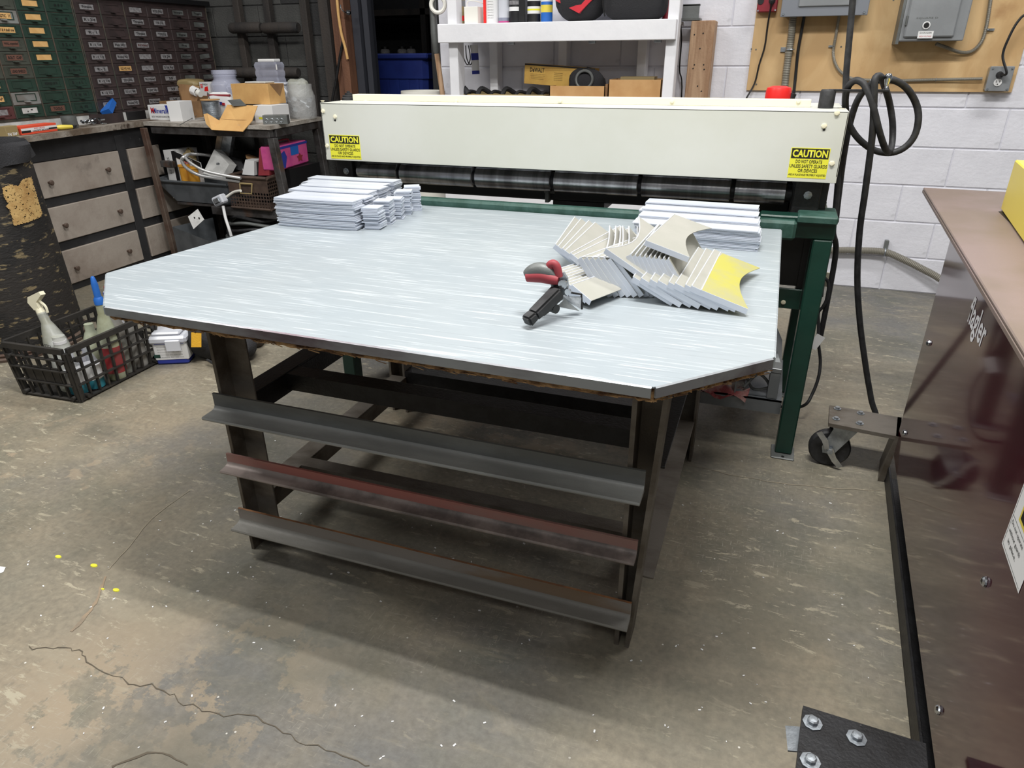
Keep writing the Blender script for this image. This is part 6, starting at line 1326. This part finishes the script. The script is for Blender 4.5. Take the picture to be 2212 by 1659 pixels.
# ================= METAL BLANKS ON THE TABLE =================
TS=TZ+.0008
def stripmesh(L_,W_,bow,th,n,jog=0):
    """thin curved strip: long side along X, bowed in plan (front edge arcs)"""
    mb=MB(); vs=[]; N=10
    for i in range(N+1):
        s=i/N; x=(s-.5)*L_; yb=-bow*(1-(2*s-1)**2); zz=-.0
        for y,z in ((-W_/2-yb*0+yb,0),(W_/2+yb,0),(W_/2+yb,th),(-W_/2+yb,th)): vs.append((x,y,z))
    fs=[(0,3,2,1),(N*4,N*4+1,N*4+2,N*4+3)]
    for i in range(N):
        for k in range(4): fs.append((i*4+k,i*4+(k+1)%4,i*4+4+(k+1)%4,i*4+4+k))
    mb.add(vs,fs); me=mb.mesh('strip'); return me
rnd=random.Random(21)
def stack(label,cx,cy,L_,W_,bow,h,n,group,rz=0,m='alu',jx=.004,jy=.003,lean=0):
    th=h/n*.74; me=stripmesh(L_,W_,bow,th,n); me.materials.append(MATS[m]); 
    for i in range(n):
        o=bpy.data.objects.new('metal_strip',me); COL.objects.link(o); o['label']=label; o['category']='metal strip'; o['group']=group
        o.location=(cx+rnd.uniform(-jx,jx)+lean*i/n,cy+rnd.uniform(-jy,jy),TS+i*h/n); o.rotation_euler=(0,0,rz+rnd.uniform(-.006,.006)); WM[o.name]=Matrix()
ords=['front','second','third','fourth','fifth','rearmost']
for k in range(6):
    y=1.748+.066*k; cx=-1.245-.018*k; Ln=.265+.008*k+(.0 if k<5 else .02)
    stack('thin bright metal strip in the %s row of the tall left pile'%ords[k],cx,y,Ln,.058,.006,.083-(.004 if k in(1,) else 0)+(.002*(k%2)),20,'strips in %s row of left pile'%ords[k],rz=R(2),m='alu' if k%2==0 else 'galv_edge2' if 'galv_edge2' in MATS else 'alu',jx=.005,jy=.0025,lean=.006*(1 if k%2 else -1))
# short end pieces right of that pile
for k,(x,y,h) in enumerate(((-1.083,1.775,.062),(-1.088,1.845,.07),(-1.09,1.915,.064),(-1.095,1.985,.074),(-1.10,2.055,.076))):
    stack('short metal offcut in %s little stack beside the tall left pile'%['nearest','second nearest','middle','fourth','farthest'][k],x+.0,y,.05,.05,.0,h,16,'offcuts, %s little stack'%['nearest','second','middle','fourth','farthest'][k],rz=R(8+5*k),jx=.004,jy=.004)
for k in range(4):
    y=1.878+.070*k; stack('long flat metal strip in the %s row of the right rear pile'%['front','second','third','rearmost'][k],-.172-.004*k,y,.315+(.006 if k==0 else 0),.062,.0,.052+.005*k,15,'strips in %s row of right pile'%['front','second','third','rear'][k],rz=R(-1.5),m='alu',jx=.007,jy=.003)
# fan of bent blanks
def blank(L_=.30,W_=.095,cave=.032,fl=.010,th=.0014,mirror=False):
    mb=MB(); N=12; vs=[]
    for i in range(N+1):
        s=i/N; y=s*L_; w=W_-cave*math.sin(math.pi*s); a,b_=(0,w) if not mirror else (W_-w,W_)
        for x,z in ((a,0),(b_,0),(b_,th),(a,th)): vs.append((x,y,z))
    fs=[(N*4,N*4+1,N*4+2,N*4+3),(0,3,2,1)]
    for i in range(N):
        for k in range(4): fs.append((i*4+k,i*4+(k+1)%4,i*4+4+(k+1)%4,i*4+4+k))
    mb.add(vs,fs); n0=len(mb.bm.faces); mb.box(0,W_,-th,-.0001,-fl,th)
    mb.bm.faces.ensure_lookup_table()
    me=bpy.data.meshes.new('bent_blank'); bmesh.ops.recalc_face_normals(mb.bm,faces=mb.bm.faces); mb.bm.to_mesh(me); mb.bm.free()
    for p in me.polygons:
        if p.index>=n0: p.material_index=1
    return me
def mk(m,**k):
    me=blank(**k); me.materials.append(MATS[m]); me.materials.append(MATS['alu']); return me
bl_t=mk('alu_tan_shaded'); bl_y=mk('alu_yellow'); bl_m=mk('alu_tan_shaded',mirror=True); bl_s=mk('alu_tan_shaded',L_=.10,W_=.055,cave=.0)
def edgemesh(L_,W_=0,cave=0):
    mb=MB(); N=10; P=[]
    for i in range(N+1):
        s=i/N; P.append((cave*math.sin(math.pi*s)-.0002,s*L_,.0007))
    mb.tube(P,.0016,5); me=mb.mesh('sheared_edge'); me.materials.append(MATS['alu_edge']); return me
edge=edgemesh(.30); edge_c=edgemesh(.30,0,.032); edge_s=edgemesh(.10)
def put(me,x,y,z,th,yaw,pitch,label,group,e=None):
    o=bpy.data.objects.new('bent_blank',me); COL.objects.link(o); o['label']=label; o['category']='metal blank'
    if group: o['group']=group
    M_=Matrix.Translation((x,y,z))@Matrix.Rotation(yaw,4,'Z')@Matrix.Rotation(pitch,4,'X')@Matrix.Rotation(th,4,'Y'); o.matrix_world=M_; WM[o.name]=M_
    inst(e or edge,'sheared_edge',o,(0,0,0),world=False); return o
z_of=lambda th,W_=.095:TS+W_*math.sin(th)+.009*math.cos(th)
for i,x in enumerate((-.236,-.219,-.200,-.184,-.163,-.150,-.130,-.118)):
    th=R(27-1.0*i); put(bl_t,x,1.352-.002*i,z_of(th)+.001*i,th,R(rnd.uniform(-3,1.5)-1),R(0),'tan-faced bent metal blank overlapping leftward beside the yellow one','right run of leaning metal blanks')
put(bl_y,-.099,1.335,z_of(R(17))+.006,R(17),R(-2),0,'yellow-tinted bent metal blank topmost at right end of the fan',None)
for i in range(9):
    th=R(62-.8*i); put(bl_t,-.252+.0095*i,1.392+.001*i,z_of(th)-.002,th,R(rnd.uniform(-1.2,1.2)-1),R(0),'upright leaning metal blank in the packed middle of the fan','packed middle of the blank fan')
put(bl_t,-.226,1.412,TS+.112,R(16),R(-3),R(-1),'broad tan blank lying over the middle bundle of the fan',None)
for i in range(7):
    th=R(54-.8*i); put(bl_m,-.348+.0115*i,1.36+.003*i,z_of(th)-.002+.0006*i,th,R(1+rnd.uniform(-1.5,1.5)),R(0),'blank with hollowed left edge in bundle left of middle','hollow-edged bundle of blanks',edge_c)
put(bl_m,-.300,1.375,TS+.098,R(30),R(-2),R(1),'grey hollow-edged blank lying over the left bundle',None,edge_c)
for i,(dx,yw) in enumerate(((0,7),(.011,5),(.026,3),(.037,1),(.055,-9),(.066,-12),(.085,-20),(.096,-22))):
    th=R(38-1.6*i); put(bl_t,-.445+dx*.9,1.50-.012*i,z_of(th)+.001*i,th,R(yw*1.0),R(0),'tan bent blank leaning at the left end of the fan','left run of leaning metal blanks')
for i in range(8):
    th=R(24); put(bl_s,-.425+.011*i,1.352-.008*i,TS+.040,th,R(-24),R(0),'short bright blank splayed at front left of the fan','splayed blanks at front left',edge_s)
# ================= HAND SEAMER =================
p0=at(1140,700,z=TZ+.014); 
hs=thing('hand_seamer','red and black handled hand seamer standing on its jaws on table','hand tool',(-.35,1.2,TZ))
ys=1.20
A=at(1137,712,y=1.135); A.z=max(A.z,TZ+.014); Bv=at(1206,630,y=1.205); Pv=at(1214,612,y=1.215)
d=(Bv-A).normalized(); sdv=Vector((d.y,-d.x,0)).normalized(); upv=sdv.cross(d).normalized()
if upv.z<0: upv=-upv
mb=MB(); prof=[]
def slab(mb,P0,P1,w0,w1,h0,h1,u,v,bev=.004):
    vs=[]; 
    for P,w_,h_ in ((P0,w0,h0),(P1,w1,h1)):
        for a,b in ((-1,-1),(1,-1),(1,1),(-1,1)): vs.append(P+u*(w_*a)+v*(h_*b))
    V,F=mb.add(vs,[(3,2,1,0),(4,5,6,7),(0,1,5,4),(1,2,6,5),(2,3,7,6),(3,0,4,7)]); bmesh.ops.bevel(mb.bm,geom=list({e for f in F for e in f.edges}),offset=bev,segments=2,affect='EDGES')
slab(mb,A,A.lerp(Bv,.25),.012,.012,.011,.009,sdv,upv); slab(mb,A.lerp(Bv,.2),Bv,.0125,.014,.010,.013,sdv,upv); mb.obj('lower_handle','rail_grey' if 0 else 'black_rub',hs,True)
mb=MB(); slab(mb,A.lerp(Bv,.35)+sdv*.002-upv*.006,A.lerp(Bv,.8)-upv*.012,.010,.008,.006,.008,sdv,upv,.003); mb.cyl(A.lerp(Bv,.72)-upv*.02-sdv*.006,A.lerp(Bv,.72)-upv*.02+sdv*.01,.009,n=14); mb.obj('thumb_lock','black',hs,True)
U=[at(u,v,y=1.21) for u,v in ((1137,594),(1150,586),(1166,583),(1180,586),(1192,592),(1204,600))]
MB().tube(spline(U,5),[.008+.007*math.sin(math.pi*min(1,i/26*1.05+.05)) for i in range(26)],12).obj('upper_grip','rail_grey',hs,True)
U2=[at(u,v,y=1.205) for u,v in ((1138,599),(1155,597),(1172,597),(1188,602),(1206,606))]
MB().tube(spline(U2,5),[.006+.0065*math.sin(math.pi*min(1,i/21*.8+.15)) for i in range(21)],12).obj('red_handle','dk_red' if 0 else 'seam_red' if 'seam_red' in MATS else 'dull_red',hs,True)
MB().tube(spline([at(u,v,y=1.21) for u,v in ((1196,600),(1189,585),(1188,573),(1196,570),(1203,578),(1207,598))],5),.008,10).obj('finger_guard','dull_red',hs,True)
mb=MB(); mb.cyl(at(1200,606,y=1.215),at(1203,628,y=1.215),.010,n=12); mb.obj('link','black_steel',hs,True)
mb=MB(); Mq=lambda p:Matrix.Translation(p)
Pc=[at(u,v,y=1.215) for u,v in ((1209,590),(1218,588),(1226,600),(1228,622),(1224,634),(1212,640),(1207,628),(1210,606))]; n_=len(Pc); mb.add([p-Y_*.004 for p in Pc]+[p+Y_*.004 for p in Pc],[tuple(range(n_)),tuple(range(n_,2*n_))[::-1]]+[(i,n_+i,n_+(i+1)%n_,(i+1)%n_) for i in range(n_)]); mb.obj('pivot_plate','zinc',hs)
for u,v,r_ in ((1217,613,.009),(1228,629,.006),(1204,625,.005)): p=at(u,v,y=1.209); MB().cyl(p,p-Y_*.006,r_,n=10).obj('rivet','chrome',hs,True)
Pj=[at(1212,636,y=1.22),at(1222,645,y=1.22),at(1254,668,y=1.235),at(1256,640,y=1.25),at(1228,640,y=1.235)]
Pj[2].z=max(Pj[2].z,TZ+.001); mb=MB(); mb.add(Pj,[(0,1,2),(0,2,3,4)]); bmesh.ops.solidify(mb.bm,geom=mb.bm.faces[:],thickness=.004); mb.obj('jaw','zinc',hs)
b0=at(1202,650,y=1.20); mb=MB(); mb.add([at(1220,646,y=1.215),at(1202,662,y=1.20),at(1252,672,y=1.225),],[(0,1,2)]); bmesh.ops.solidify(mb.bm,geom=mb.bm.faces[:],thickness=.003); mb.obj('lower_jaw','zinc',hs)
a=at(1228,631,y=1.235);b_=at(1256,636,y=1.25); MB().tube([a,b_,b_+Vector((.002,0,-.03))],.0022,6).obj('jaw_edge','black_steel',hs,True)
